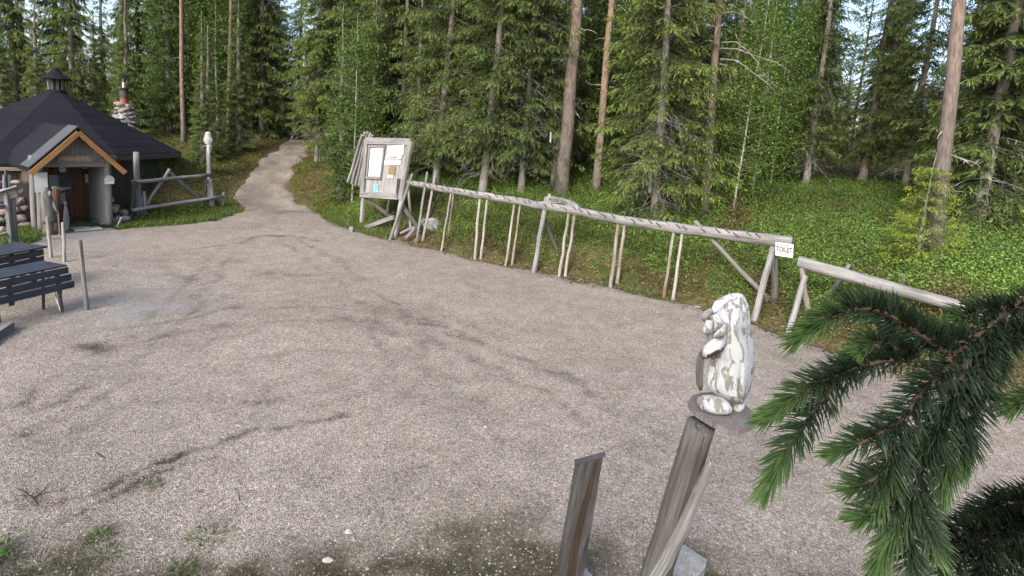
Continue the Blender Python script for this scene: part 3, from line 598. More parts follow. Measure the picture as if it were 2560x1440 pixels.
sl = MB(); v = Q(PW + .03, .115, 1.36); sl.lathe([(.12, -.008), (.12, .008)], (0, 0, 0), 18); sl.v[0] = sl.v[0] @ np.array([pw, UPZ, pn]) + v; sl.box(v - UPZ * .08, (.22, .02, .07), [pw, pn, UPZ])
solo('round_plaque', sl, M_PAPER, 'round white plaque on the right porch post', 'plaque')
bo = thing('name_board', 'carved name board fixed to the porch gable', 'sign', Q(.88, .10, 1.86))
P = [Q(a, .092, z) for a, z in ((.36, 1.86), (1.26, 1.86), (1.42, 1.92), (1.26, 2.05), (.46, 2.03))]; mb = MB(); mb.prism(P, pn * .03); mb.build('board', W_GABLE, bo)
lettering('VELHONKOTA', .115, Q(.84, .123, 1.945), pw, UPZ, M_SHINE, bo, width=.62)
solo('door_mat', MB().box(Q(.95, -.70, .075), (1.0, 1.1, .03), [pw, pn, UPZ]), M_RUBBER, 'black ribbed mat on the porch floor', 'mat')
for i, (a0, a1, lab) in enumerate(((.42, .92, 'pale paving slab nearer the carved white figure'), (.93, 1.42, 'pale paving slab nearer the black mat edge'))):
    solo('paving_slab', MB().prism([Q(a0, -.05, .02), Q(a1, -.05, .02), Q(a1, .42, .02), Q(a0, .42, .02)], UPZ * .035), M_SLAB, lab, 'slab', 'slabs before the porch')
solo('doorstep_board', MB().box(Q(1.55, .02, .05), (.62, .16, .06), [pw, pn, UPZ]), M_RUBBER, 'black strip on the ground at the right porch post', 'strip')
sm = MB(); sm.beam(Q(1.92, .15, .0), Q(2.10, .05, .26), .03, .06); solo('white_plank', sm, M_WSTONE, 'short white board leaning at the right porch post', 'board')
# hooded figure, red post, white figure
fb = Q(.02, .42, 0); fig = thing('hooded_figure', 'grey carved wooden figure with hood standing beside the porch post', 'carving', fb)
mb = MB(); mb.tube([fb - UPZ * .05, fb + UPZ * .32], [.13, .125], 9, .12, 1); mb.build('base_block', W_FIG, fig)
mb = MB(); zz = [.30, .42, .6, .8, .95, 1.05, 1.12, 1.19, 1.24]; rr = [.155, .15, .14, .135, .13, .105, .10, .085, .03]; mb.tube([fb + UPZ * z + pw * (.02 * math.sin(z * 4)) for z in zz], rr, 14, .10, 3); mb.build('robe', W_FIG, fig, smooth=True)
mb = MB(); mb.rock(fb + UPZ * 1.08 + pn * .07 + pw * .04, (.10, .10, .15), 4, 2); mb.build('face', W_PALE, fig, smooth=True)
mb = MB(); mb.tube([fb + UPZ * .92 + pw * .08 + pn * .04, fb + UPZ * .72 + pw * .13 + pn * .12, fb + UPZ * .58 + pw * .17 + pn * .17], [.045, .04, .03], 8); mb.build('sleeve', W_FIG, fig, smooth=True)
mb = MB(); stick(mb, fb + pw * .19 + pn * .17, fb + pw * .18 + pn * .17 + UPZ * .62, .022, .02, 7, .006, 5); mb.build('staff', W_GREY, fig)
rb = Q(.33, .16, 0); rp = thing('carved_post', 'red brown carved post with slanted cap in the porch', 'carving', rb)
mb = MB(); mb.tube(bent(rb - UPZ * .05, rb + UPZ * 1.16, 7, .008, 3), [.085, .08, .075, .08, .085, .08, .09], 10, .2, 6); mb.build('shaft', W_RED, rp)
mb = MB(); mb.prism([rb + pw * x + UPZ * z - pn * .1 for x, z in ((-.09, 1.16), (.12, 1.13), (.10, 1.17), (0, 1.22), (-.08, 1.2))], pn * .14); mb.build('cap', W_GREY, rp)
wb = Q(.50, .30, 0); wf = thing('white_figure', 'slim white carved candle shaped figure beside the door', 'carving', wb)
mb = MB(); mb.box(wb + UPZ * .03, (.28, .26, .06), [pw, pn, UPZ]); mb.build('base', W_DARK, wf)
mb = MB(); mb.tube([wb + UPZ * z for z in (.05, .15, .35, .55, .68, .76)], [.085, .09, .095, .075, .05, .02], 9, .25, 9, .6); mb.build('body', W_PALE, wf)
mb = MB(); mb.tube([wb + UPZ * z for z in (.75, .79, .84)], [.022, .03, .006], 6); mb.build('flame', W_PALE, wf)

# left railing with a roofed board, by the picture's edge
ob = hit(30, 612); od = unit(G(60, 606) - G(-60, 640)); on = unit(np.cross(od, UPZ))
if on[1] > 0: on = -on
sg = thing('sign_post', 'grey railing post with a roofed sign board beside the hut', 'sign', ob)
stp = stand(16, 482, ob)
mb = MB(); mb.beam(sunk(ob), stp, .11, .09, up=on); mb.build('post', W_GREY, sg)
mb = MB(); mb.beam(sunk(ob + od * .13), ob + od * .10 + UPZ * 1.28, .10, .08, up=on); mb.build('post', W_GREY, sg)
lo, hi = stand(-60, 505, ob), stand(40, 474, ob)
mb = MB(); mb.beam(lo - UPZ * .05, hi - UPZ * .05, .05, .24, up=UPZ); mb.build('board', W_GABLE, sg)
mb = MB(); mb.beam(lo + UPZ * .09, hi + UPZ * .09 + od * .02, .22, .03, up=UPZ); mb.build('cap_board', W_PALE, sg)
for za in (.95, .28):
    m_ = MB(); m_.beam(ob - od * 1.6 + UPZ * za + on * .08, ob + od * (.22 if za < .5 else .10) + UPZ * za + on * .08, .07, .07); m_.build('rail', W_PALE, sg)
sheet('notice', stand(17, 453, ob + on * .06), od, .22, .30, M_PAPER, 'white laminated notice above the roofed sign board', tilt=.1)
mb = MB(); sb_ = stand(17, 470, ob + on * .03); mb.beam(sb_ - UPZ * .05, sb_ + UPZ * .42, .05, .04); solo('notice_stake', mb, W_DARK, 'short dark stake holding the laminated notice', 'stake')
lb_ = stand(36, 512, ob + od * .25); la = thing('lantern', 'small white lantern hanging on the railing post', 'lantern', lb_ - UPZ * .02)
mb = MB(); mb.lathe([(.05, 0), (.06, .02), (.055, .13), (.06, .14)], lb_, 8); mb.build('glass', M_WHITE, la)
mb = MB(); mb.lathe([(.10, .14), (.09, .16), (.02, .22)], lb_, 8); mb.build('cap', M_STEEL, la)
mb = MB(); mb.tube([lb_ + UPZ * .21, ob + od * .13 + UPZ * 1.0], .008, 5); mb.build('hook', M_IRON, la)

# ------------------------------------------------------------------ three thin stakes, two tables
for i, (t_, b_, r_, lab) in enumerate((((118, 542), (127, 646), .034, 'thin brown stake behind the dark tables, nearest the hooded figure'), ((157, 556), (162, 656), .036, 'thin brown stake between the far table and the porch slabs'), ((199, 600), (219, 776), .036, 'thin grey stake standing at the end of the near table'))):
    b = hit(*b_); mb = MB(); stick(mb, sunk(b), stand(*t_, b), r_, r_ * .9, 9, .006, i); solo('stake', mb, W_POLE if i < 2 else W_GREY, lab, 'stake', 'stakes by the tables')
tA, tB = G(168, 664, .76), G(0, 698, .76); tu = unit(tB - tA); tv = unit(np.cross(UPZ, tu)); tv = tv if tv[1] > 0 else -tv
tab = thing('slatted_table', 'dark blue slatted folding bench table with apron, nearer the camera', 'table', (tA[0] + tu[0] * .9, tA[1] + tu[1] * .9, 0), 'dark slatted tables')
TL = 1.75
for i in range(5):
    m_ = MB(); o_ = tA + tv * (.055 + i * .108); m_.beam(o_, o_ + tu * TL, .093, .03, up=UPZ, seed=i); m_.build('top_slat', M_PAINT, tab)
for i in range(3):
    m_ = MB(); o_ = tA - UPZ * (.072 + i * .125) - tv * (.01 + i * .02) - tu * .03 * i; m_.beam(o_, o_ + tu * (TL + .03 * i), .028, .106, up=UPZ, seed=i + 9); m_.build('apron_slat', M_PAINT, tab)
for a in (.16, .86, 1.55):
    m_ = MB(); m_.beam(tA + tu * a - UPZ * .04 + tv * .02, tA + tu * a - UPZ * .44 - tv * .035, .07, .025, up=tv); m_.build('batten', M_PAINT, tab)
fl_ = hit(160, 771); fr_ = hit(34, 799)
for a, ft, k in ((.16, fl_, 0), (1.05, fr_, 1)):
    tp = tA + tu * a - UPZ * .40 + tv * .02; ft = np.array([tA[0] + tu[0] * (a + .02) - tv[0] * .10, tA[1] + tu[1] * (a + .02) - tv[1] * .10, 0.0]); ft[2] = tz(ft[0], ft[1])
    m_ = MB(); m_.tube([tp + UPZ * .35, ft], .024, 8); m_.build('leg', M_IRON, tab)
    bk = ft + tv * .42; bk[2] = tz(bk[0], bk[1]); m_ = MB(); m_.tube([tp + UPZ * .3 + tv * .3, bk], .022, 8); m_.build('leg', M_IRON, tab)
    m_ = MB(); m_.tube([ft + UPZ * .03 + tv * .03, tp + tv * .16 - UPZ * .0 - tu * .05, tp + tv * .22 + UPZ * .3], .015, 7); m_.build('folding_strut', M_STEEL, tab)
    m_ = MB(); m_.box(ft + UPZ * .012, (.09, .05, .03), [tu, tv, UPZ]); m_.build('foot', M_STEEL, tab)
v = tA + tu * 1.30 + tv * .20 + UPZ * .015; solo('white_strip', MB().beam(v, v + tu * .26 - tv * .02, .05, .02), M_WHITE, 'flat white strip lying on the near table top', 'strip')
v = tA + tu * .88 + tv * .30 + UPZ * .03; solo('bottle', MB().tube([v, v + tu * .05 - tv * .10, v + tu * .06 - tv * .13], [.022, .022, .012], 9), M_STEEL, 'small silver and black bottle lying on the near table', 'bottle')
uA, uB = G(118, 617, .76), G(0, 640, .76); uu = unit(uB - uA); uv_ = unit(np.cross(UPZ, uu)); uv_ = uv_ if uv_[1] > 0 else -uv_
ta2 = thing('picnic_table', 'dark blue wooden table with diagonal braces, farther from the camera', 'table', (uA[0] + uu[0], uA[1] + uu[1], 0), 'dark slatted tables')
for i in range(5):
    m_ = MB(); o_ = uA + uv_ * (.06 + i * .14); m_.beam(o_, o_ + uu * 2.1, .13, .035, up=UPZ, seed=i + 3); m_.build('top_board', M_PAINT, ta2)
for i in range(2):
    m_ = MB(); o_ = uA - UPZ * (.10 + i * .13) + uv_ * .06 + uu * .03; m_.beam(o_, o_ + uu * 2.05, .03, .115, up=UPZ); m_.build('apron_board', M_PAINT, ta2)
for a in (.18, 1.75):
    for s_ in (.12, .58):
        m_ = MB(); o_ = uA + uu * a + uv_ * s_; m_.beam(o_ - UPZ * .02, (o_[0], o_[1], tz(o_[0], o_[1]) - .03), .09, .05, up=uv_); m_.build('leg', M_PAINT, ta2)
    m_ = MB(); s_ = 1 if a < 1 else -1; o_ = uA + uu * a + uv_ * .1; m_.beam(o_ - UPZ * .62, o_ + uu * .55 * s_ - UPZ * .22, .06, .04); m_.build('brace', M_PAINT, ta2)
bb = G(-25, 870); solo('plank_edge', MB().box(bb + np.array([-.36, .1, .06]), (.6, .9, .16), [unit((.95, .3, 0)), unit((-.3, .95, 0)), UPZ]), W_GREY, 'grey green timber edge lying at the border below the tables', 'timber')

# ------------------------------------------------------------------ log rail with braces beside the path
gL, gR = hit(347, 541), hit(528, 516)
gt = thing('log_railing', 'grey round log railing with crossed braces beside the path', 'railing', (gL + gR) / 2)
topL, topR = stand(341, 380, gL), stand(521, 366, gR)
for b, t_, r_, k in ((gL, topL, .092, 1), (gR, topR, .08, 2)):
    m_ = MB(); m_.tube(bent(sunk(b), t_, 7, .01, k), np.linspace(r_ * 1.05, r_ * .92, 7), 11, .1, k); m_.build('post', W_LOG, gt, smooth=True)
def along(px, py, base, off=0.0): return stand(px, py, np.array(base) + np.array([.05, -.10, 0]) * (1 + off))
def mixp(t): return gL + (gR - gL) * t
m_ = MB(); m_.tube(bent(along(331, 455, mixp(-.06)), along(530, 437, mixp(1.02)), 6, .012, 4), .06, 9, .12, 4); m_.build('top_rail', W_LOG, gt, smooth=True)
m_ = MB(); m_.tube(bent(along(330, 526, mixp(-.08), 1.5), along(556, 491, mixp(1.16), 1.5), 6, .01, 5), .07, 9, .12, 5, .8); m_.build('bottom_rail', W_PALE, gt, smooth=True)
m_ = MB(); stick(m_, along(366, 515, mixp(.12)), along(424, 423, mixp(.44)), .052, .05, 8, .01, 6); m_.build('brace', W_LOG, gt)
m_ = MB(); stick(m_, along(422, 428, mixp(.43), -.9), along(508, 505, mixp(.88), -.9), .05, .048, 8, .01, 7); m_.build('brace', W_LOG, gt)
for (a, b, t_, r_, mt) in (((531, 520), (524, 448), 1.03, .10, W_PALE), ((556, 512), (559, 480), 1.17, .05, W_POLE), ((363, 545), (360, 478), .12, .05, W_RUST), ((355, 535), (353, 492), .08, .05, W_GREY), ((325, 510), (338, 452), -.07, .06, W_DARK), ((505, 490), (517, 450), .92, .05, W_DARK)):
    p = mixp(t_) + np.array([.08, -.16, 0]); p[2] = tz(p[0], p[1]); lo_ = stand(a[0], a[1], p); m_ = MB(); stick(m_, (lo_[0], lo_[1], min(lo_[2], p[2] - .05)), stand(b[0], b[1], p), r_, r_ * .95, 8, .006, int(a[0])); m_.build('short_post', mt, gt)
m_ = MB(); e1 = along(517, 499, mixp(.97), .6); m_.tube([e1, e1 + np.array([-.5, 1.1, .06])], .085, 10, .08, 8); m_.build('cross_log', W_DARK, gt)
owlp = thing('owl_carving', 'white carved owl perched on top of the railing post', 'carving', topR + UPZ * .0)
mb = MB(); mb.box(topR + UPZ * .015, (.26, .24, .03)); mb.build('perch_board', W_GREY, owlp)
o_ = topR + UPZ * .03; mb = MB(); mb.tube([o_ + UPZ * z for z in (0, .06, .16, .26, .33, .39, .45, .48)], [.07, .10, .125, .125, .105, .11, .085, .03], 12, .12, 2); mb.build('body', M_WSTONE, owlp, smooth=True)
for s_ in (-1, 1):
    mb = MB(); mb.tube([o_ + np.array([s_ * .10, -.03, .30]), o_ + np.array([s_ * .125, -.02, .18]), o_ + np.array([s_ * .08, .0, .03])], [.03, .045, .015], 7); mb.build('wing', W_PALE, owlp)
    mb = MB(); mb.rock(o_ + np.array([s_ * .045 + .02, -.10, .40]), (.035, .02, .035), 3, 0, small=True); mb.build('eye', M_INK, owlp)
cu_ = stand(528, 372, gR) + np.array([.02, -.14, 0]); mb = MB(); mb.tube([cu_ - UPZ * .13, cu_ + UPZ * .08, cu_ + UPZ * .13], [.06, .125, .11], 10, .05, 1, .5); solo('hanging_plaque', mb, M_WHITE, 'white cup shaped plaque hung below the owl', 'plaque')
# ------------------------------------------------------------------ notice board
nL, nR = hit(903, 560), hit(986, 592)
cTL, cTR, cBR, cBL = stand(917, 349, nL), stand(1027, 353, nR), stand(1002, 492, nR), stand(906, 486, nL)
def Bd(u, v, o=0.0):
    p = (cBL * (1 - u) + cBR * u) * (1 - v) + (cTL * (1 - u) + cTR * u) * v; return p + bnrm * o
bnrm = unit(np.cross(cBR - cBL, cTL - cBL)); bnrm = bnrm if bnrm[1] < 0 else -bnrm
bx = unit(cBR - cBL); by = unit(cTL - cBL)
nb = thing('notice_board', 'leaning weathered timber notice board with heavy frame beside the path', 'notice board', (nL + nR) / 2)
FW = .19
for a, b, w_ in ((Bd(0, 0), Bd(0, 1), FW), (Bd(1, -.05), Bd(1, 1), FW), (Bd(-.04, 0), Bd(.93, 0), FW), (Bd(.0, .98), Bd(1.0, .98), FW * 1.15)):
    m_ = MB(); m_.beam(a, b, .10, w_, up=np.cross(bnrm, b - a)); m_.build('frame_timber', W_LOG, nb)
for i in range(9):
    u = .07 + (i + .5) * .86 / 9; m_ = MB(); m_.beam(Bd(u, .03, -.02), Bd(u, .97, -.02), np.linalg.norm(cBR - cBL) * .86 / 9 * .97, .03, up=bnrm, seed=i); m_.build('board', W_PALE, nb)
for a, b in ((Bd(.10, .30, .03), Bd(.10, .88, .03)), (Bd(.46, .30, .03), Bd(.46, .88, .03)), (Bd(.08, .31, .03), Bd(.48, .31, .03)), (Bd(.08, .88, .03), Bd(.48, .88, .03))):
    m_ = MB(); m_.beam(a, b, .05, .07, up=np.cross(bnrm, b - a)); m_.build('poster_frame', W_GREY, nb)
for b, c_, u in ((nL, cBL, 0), (nR, cBR, 1)):
    m_ = MB(); m_.beam(sunk(b), c_ - bnrm * .05, .13, .11, up=bnrm); m_.build('leg', W_PALE, nb)
def onb(u, v, w, h, mat, name, label, cat='notice', tilt=0):
    wid = np.linalg.norm(Bd(1, .5) - Bd(0, .5)); hei = np.linalg.norm(Bd(.5, 1) - Bd(.5, 0)); W_, H_ = w * wid / 2, h * hei / 2; c = Bd(u, v, .022); mb = MB()
    P = [c + bx * sx * W_ + by * sy * H_ for sx, sy in ((-1, -1), (1, -1), (1, 1), (-1, 1))]; Gq = [(0, sx * W_, sy * H_ + 2.2) for sx, sy in ((-1, -1), (1, -1), (1, 1), (-1, 1))]
    mb.add(P + [p - bnrm * .012 for p in P], [(0, 1, 2, 3), (7, 6, 5, 4), (0, 4, 5, 1), (1, 5, 6, 2), (2, 6, 7, 3), (3, 7, 4, 0)], Gq + Gq); return tag(mb.build(name, mat, None, c - UPZ * H_), label, cat)
onb(.28, .60, .32, .52, M_PAPERW, 'poster', 'tall blank white poster in the inner frame of the notice board', 'poster')
onb(.71, .83, .40, .17, M_PAPERW, 'poster', 'top white sheet at the upper right of the notice board', 'poster')
tsh = onb(.69, .70, .38, .065, M_PAPERW, 'poster', 'narrow white strip lettered in capitals on the notice board', 'poster'); LOC[tsh.name] = np.array(tsh.location)
lettering('TUNTURIKKA', .085, Bd(.69, .70, .03), bx, by, M_INK, tsh, width=.46)
onb(.68, .61, .40, .08, M_PAPERW, 'poster', 'blank white strip below the lettered one on the notice board', 'poster')
onb(.70, .46, .15, .16, M_PHOTO, 'photo_print', 'brown photograph pinned on the right of the notice board', 'photo')
onb(.68, .355, .14, .05, plain('pale blue slip', [(.4, (.40, .45, .55)), (.6, (.62, .66, .72))], 30, .6, bstr=0), 'notice', 'small pale blue slip below the brown photograph')
onb(.36, .13, .11, .14, M_BRONZE, 'sticker', 'bright blue sticker low on the notice board', 'sticker')
onb(.905, .17, .07, .30, M_INK, 'black_panel', 'narrow black box at the lower right of the notice board', 'box')
def log2(name, a, b, r, mat, label, cat, ab=None, group=None, r2=None, k=5, amp=.012, seed=0, sink=True):
    A = hit(*a) if ab is None else PD(a[0], a[1], ab[0]); B = stand(b[0], b[1], A) if ab is None else PD(b[0], b[1], ab[1]); mb = MB(); stick(mb, sunk(A, .08) if sink and ab is None else A, B, r, r2 or r, 8, amp, seed or int(a[0]), k)
    return solo(name, mb, mat, label, cat, group)
dN = depth_of(nL); dM = depth_of(nR)
for i, (a, b) in enumerate((((874, 440), (905, 338)), ((884, 444), (912, 331)), ((893, 448), (919, 330)), ((902, 450), (926, 334)), ((910, 452), (931, 338)))):
    mb = MB(); A = PD(a[0], a[1], dN + 1.2); A[2] = min(A[2], 99); g_ = hit(a[0] - 6, a[1] + 22); A = PD(a[0] - 4, a[1] + 14, dN + 1.6)
    A = np.array([A[0], A[1], min(A[2], tz(A[0], A[1]) + .05)]) if A[2] - tz(A[0], A[1]) < .6 else A
    stick(mb, A, PD(b[0], b[1], dN + .35), .055, .045, 8, .01, i); solo('pole', mb, W_PALE, 'pale peeled pole leaning behind the notice board, ' + ('leftmost of five', 'second from the left', 'middle one of five', 'fourth from the left', 'nearest the board frame')[i], 'pole', 'poles leaning behind the notice board')
log2('brace_log', (982, 545), (908, 492), .07, W_DARK, 'dark brace running down behind the notice board legs', 'log', (dM + .3, dN + .1))
log2('brace_log', (968, 535), (974, 496), .05, W_DARK, 'short dark strut behind the middle of the notice board', 'log', (dM + .4, dM + .3))
mb = MB(); mb.beam(PD(905, 572, dN - .3), PD(985, 543, dM + .2), .10, .14); solo('plank', mb, W_GREY, 'mossy grey plank lying between the notice board legs', 'plank')
mb = MB(); mb.tube([PD(1048, 575, dM - .5), PD(1005, 512, dM - .1)], .07, 8, .1, 3); solo('brace_log', mb, W_DARK, 'dark sloping brace right of the notice board', 'log')
# ------------------------------------------------------------------ long rail on props
RA, RB = PD(1020, 455, 16.9), PD(1980, 606, 11.45)
rail = thing('log_rail', 'long silver log rail on many thin props along the yard edge', 'rail', ((RA + RB) / 2)[0:2].tolist() + [0.0])
RPX = [(1020, 456), (1080, 467), (1134, 477), (1240, 494), (1340, 511), (1440, 528), (1547, 548), (1630, 561), (1705, 572), (1800, 584), (1900, 597), (1980, 607)]
def rail_pt(px, py):
    d = ray(px, py); n_ = unit(np.cross(RB - RA, UPZ)); return CAM + d * (((RA - CAM) @ n_) / (d @ n_))
RP = np.array([rail_pt(*q) for q in RPX]); RL = np.concatenate([[0], np.cumsum(np.linalg.norm(np.diff(RP, axis=0), axis=1))]); RL /= RL[-1]
def rail_at(t): return np.array([np.interp(t, RL, RP[:, k]) for k in range(3)])
_r = np.random.RandomState(3); RP2 = np.array([rail_at(t) for t in np.linspace(0, 1, 46)]) + _r.randn(46, 3) * .006; mb = MB(); mb.tube(RP2, (.088 + .045 * np.linspace(0, 1, 46)) * _r.uniform(.93, 1.07, 46), 14, .12, 3); mb.build('log', W_LOG, rail, smooth=True)
rdir = unit(RB - RA); rside = unit(np.cross(rdir, UPZ)); rside = rside if rside[1] < 0 else -rside
NP = 46
for i in range(NP):
    t = .03 + .93 * (i + _r.uniform(-.25, .25)) / NP; r_ = .088 + .045 * t; c = rail_at(t); ph = .75 + .3 * math.sin(i * 2.3)
    o_ = c + (rside * math.cos(ph) + UPZ * math.sin(ph)) * r_ * .98; m_ = MB(); m_.beam(o_ - rdir * .06 + UPZ * .014, o_ + rdir * .055 + rside * .045 - UPZ * .045, .024, .02, up=rside, seed=i); m_.build('notch', W_DARK, rail)
def near_rail(px): return RA[:2] + (RB - RA)[:2] * np.clip((px - 1020) / 960 * .80 / (1 - .2 * (px - 1020) / 960), 0, 1)
def prop(t_, b_, r_, mat, z=0.0, back=0.0, nm='prop', seed=None, parent=rail):
    A = G(b_[0], b_[1], 0) if back == 0 else hit(*b_)
    # top of the prop: where its pixel ray meets the rail's vertical plane
    d = ray(*t_); n_ = np.array([rside[0], rside[1], 0]); s = ((RA - CAM) @ n_) / (d @ n_); B = CAM + d * s + rside * (.03 if back == 0 else -.06); B = B + unit(B - A) * .07
    m_ = MB(); stick(m_, sunk(A, .1), B, r_, r_ * .85, 8, .007, int(b_[0]), 6); return m_.build(nm, mat, parent)
for t_, b_, r_, mt in (((1129, 486), (1102, 627), .028, W_POLE), ((1135, 488), (1118, 612), .026, W_RUST), ((1201, 499), (1187, 648), .04, W_POLE), ((1219, 503), (1201, 650), .033, W_POLE), ((1287, 514), (1263, 664), .033, W_POLE), ((1301, 517), (1279, 664), .03, W_RUST),
                       ((1422, 539), (1397, 694), .038, W_POLE), ((1437, 542), (1413, 695), .035, W_POLE), ((1547, 560), (1525, 719), .042, W_RUST), ((1562, 563), (1542, 716), .04, W_RUST), ((1685, 581), (1659, 747), .036, W_RUST), ((1706, 584), (1681, 754), .038, W_POLE)):
    prop(t_, b_, r_, mt)
prop((1362, 528), (1333, 684), .06, W_LOG, nm='trestle_leg'); prop((1343, 507), (1402, 636), .05, W_DARK, back=1, nm='trestle_leg')
prop((1932, 625), (1882, 805), .075, W_LOG, nm='trestle_leg'); prop((1936, 603), (1937, 757), .07, W_POST, back=1, nm='trestle_leg'); prop((1741, 559), (1930, 746), .05, W_GREY, back=1, nm='brace')
prop((1017, 441), (1027, 578), .045, W_POLE, back=1, nm='trestle_leg'); prop((1031, 440), (972, 602), .05, W_GREY, nm='trestle_leg'); prop((1069, 435), (1040, 611), .04, W_GREY, nm='trestle_leg'); prop((1085, 437), (1056, 602), .04, W_POLE, back=1, nm='trestle_leg'); prop((1106, 466), (1062, 556), .05, W_DARK, back=1, nm='brace')
# arched carved sign on the rail
sa = thing('arched_sign', 'grey arched wooden sign with carved dark letters standing on the rail', 'sign', RA + (RB - RA) * .43)
d0 = depth_of(PD(1405, 510, 13.9)); out = [(1357, 513), (1362, 491), (1375, 491), (1391, 493), (1410, 497), (1430, 504), (1444, 513), (1447, 520), (1441, 526), (1437, 528), (1430, 526), (1420, 517), (1408, 509), (1395, 508), (1375, 507), (1364, 508), (1362, 513)]
def on_rail(px, py, o=0.0):
    d = ray(px, py); n_ = np.array([rside[0], rside[1], 0]); s = ((RA - CAM) @ n_ + o) / (d @ n_); return CAM + d * s
mb = MB(); mb.prism([on_rail(x, y, .05) for x, y in out], -rside * .10); mb.build('board', W_LOG, sa)
for s_, (x0, x1, y0, y1) in (('PRÖKEI', (1372, 1397, 499.5, 502)), ('ONKS', (1401, 1421, 504, 510))):
    a, b = on_rail(x0, y0, .056), on_rail(x1, y1, .056); lettering(s_, .12, (a + b) / 2, b - a, UPZ, M_INK, sa, width=np.linalg.norm(b - a))
mb = MB(); kp = on_rail(1374, 488, .02); mb.tube([kp - UPZ * .06, kp + UPZ * .04], [.04, .03], 7); mb.build('knob', W_PALE, sa)
# toilet sign
sc = [on_rail(1939, 605, .15), on_rail(1984, 611, .15), on_rail(1982, 645, .15), on_rail(1938, 638, .15)]
ts = thing('toilet_sign', 'white rectangular TOILET sign with arrows hanging at the rail end', 'sign', (sc[2] + sc[3]) / 2)
mb = MB(); mb.prism(sc, -rside * .03); mb.build('panel', M_WHITE, ts)
sx_, sy_ = unit(sc[1] - sc[0]), unit((sc[0] - sc[3]) + (sc[1] - sc[2])); cc = sum(sc) / 4; wS = np.linalg.norm(sc[1] - sc[0]); fx = rside * .004
lettering('TOILET', .15, cc + sy_ * .0 + fx, sx_, sy_, M_INK, ts, width=wS * .9, bold=.028)
for k in (-1, 1):
    p = cc + sy_ * .095 * -k + sx_ * .02 + fx; mb = MB(); mb.add([p - sx_ * .05 - sy_ * .005, p + sx_ * .03 - sy_ * .005, p + sx_ * .03 + sy_ * .005, p - sx_ * .05 + sy_ * .005, p + sx_ * .03 - sy_ * .018, p + sx_ * .06, p + sx_ * .03 + sy_ * .018], [(0, 1, 2, 3), (4, 5, 6)]); mb.build('arrow', M_INK, ts)
# second rail
SA, SB = PD(1994, 654, 11.0), PD(2520, 800, 9.4)
r2 = thing('log_rail', 'shorter thick grey log rail right of the toilet sign, partly behind spruce needles', 'rail', (SA[0], SA[1], 0))
t5 = np.linspace(0, 1, 8)[:, None]; mb = MB(); mb.tube(SA + (SB - SA) * t5, np.linspace(.125, .10, 8), 12, .10, 8); mb.build('log', W_LOG, r2, smooth=True)
for t_, b_, r_, mt, dd in (((2013, 690), (1968, 841), .062, W_PALE, -.05), ((2004, 668), (2024, 776), .055, W_RUST, .05), ((2123, 660), (2062, 742), .05, W_GREY, .15)):
    A = G(*b_) if dd < 0 else hit(*b_); m_ = MB(); stick(m_, sunk(A, .1), PD(t_[0], t_[1], depth_of(SA) - .12 + dd), r_, r_ * .9, 8, .01, int(b_[0])); m_.build('trestle_leg', mt, r2)
A = hit(2400, 905); m_ = MB(); stick(m_, sunk(A, .1), PD(2440, 785, 9.7), .06, .055, 8, .01, 3); m_.build('trestle_leg', W_GREY, r2)
log2('stub_post', (2254, 716), (2256, 684), .05, W_GREY, 'short grey stub post behind the right rail', 'post')
# bits around the rail
mb = MB(); p = hit(1078, 572); mb.rock(p + UPZ * .12, (.62, .5, .55), 12, 7); solo('boulder', mb, M_BOULDER, 'grey lichen covered boulder among the leaning poles', 'boulder')
log2('old_plank', (1013, 596), (1062, 548), .06, W_GREY, 'grey split plank lying at the foot of the leaning poles', 'plank', (16.6, 17.0)); log2('old_plank', (1000, 584), (1040, 566), .05, W_LOG, 'pale broken plank lying left of the boulder', 'plank', (17.0, 17.1))
mb = MB(); mb.rock(hit(878, 580) + UPZ * .06, (.18, .18, .26), 14, 6); solo('stone', mb, M_STONEG, 'upright pale stone at the gravel edge left of the notice board', 'stone')
log2('stick', (1886, 804), (1915, 797), .03, W_PALE, 'short pale stick lying at the foot of the TOILET trestle', 'stick', (11.6, 11.5))
# ------------------------------------------------------------------ carved white figure on its post
SD = 3.45
sp_ = PD(1806, 1042, SD); PZ = sp_[2]; sr = unit(np.cross(c_f, UPZ)); sf = unit(np.cross(UPZ, sr))       # right and away, level
if sf[1] < 0: sf = -sf
k_ = SD / FPX
base = hit(1590, 1560); pt = PD(1752, 1062, SD + .05)
post = thing('statue_post', 'leaning cracked grey log post carrying the white carved figure', 'post', base)
n_ = 12; P_ = bent(sunk(base, .2), pt, n_, .004, 3); mb = MB(); mb.tube(P_, np.linspace(.104, .086, n_), 20, .06, 11); mb.build('log', W_POST, post, smooth=True)
pdir = unit(pt - base); tc = -sf; pr = unit(np.cross(pdir, tc)); 
cpts = [P_[1] + (pt - P_[1]) * t + (tc * 1.0 + pr * (-.04 + .03 * math.sin(t * 9))) * (.111 - .018 * t) for t in np.linspace(.12, .985, 14)]
mb = MB(); mb.tube(cpts, [.003] + [.0055] * 12 + [.003], 5, .4, 3); mb.build('crack', M_INK, post)
mb = MB(); kq = base + (pt - base) * .60 + tc * .104 + pr * .03; mb.lathe([(.030, -.006), (.026, .006), (.012, .004)], (0, 0, 0), 12); mb.v[0] = mb.v[0] @ np.array([pr, pdir, tc]) + kq; mb.build('knot', W_DARK, post, smooth=True)
lA, lB = hit(1640, 1500), PD(1762, 1170, SD + .12)
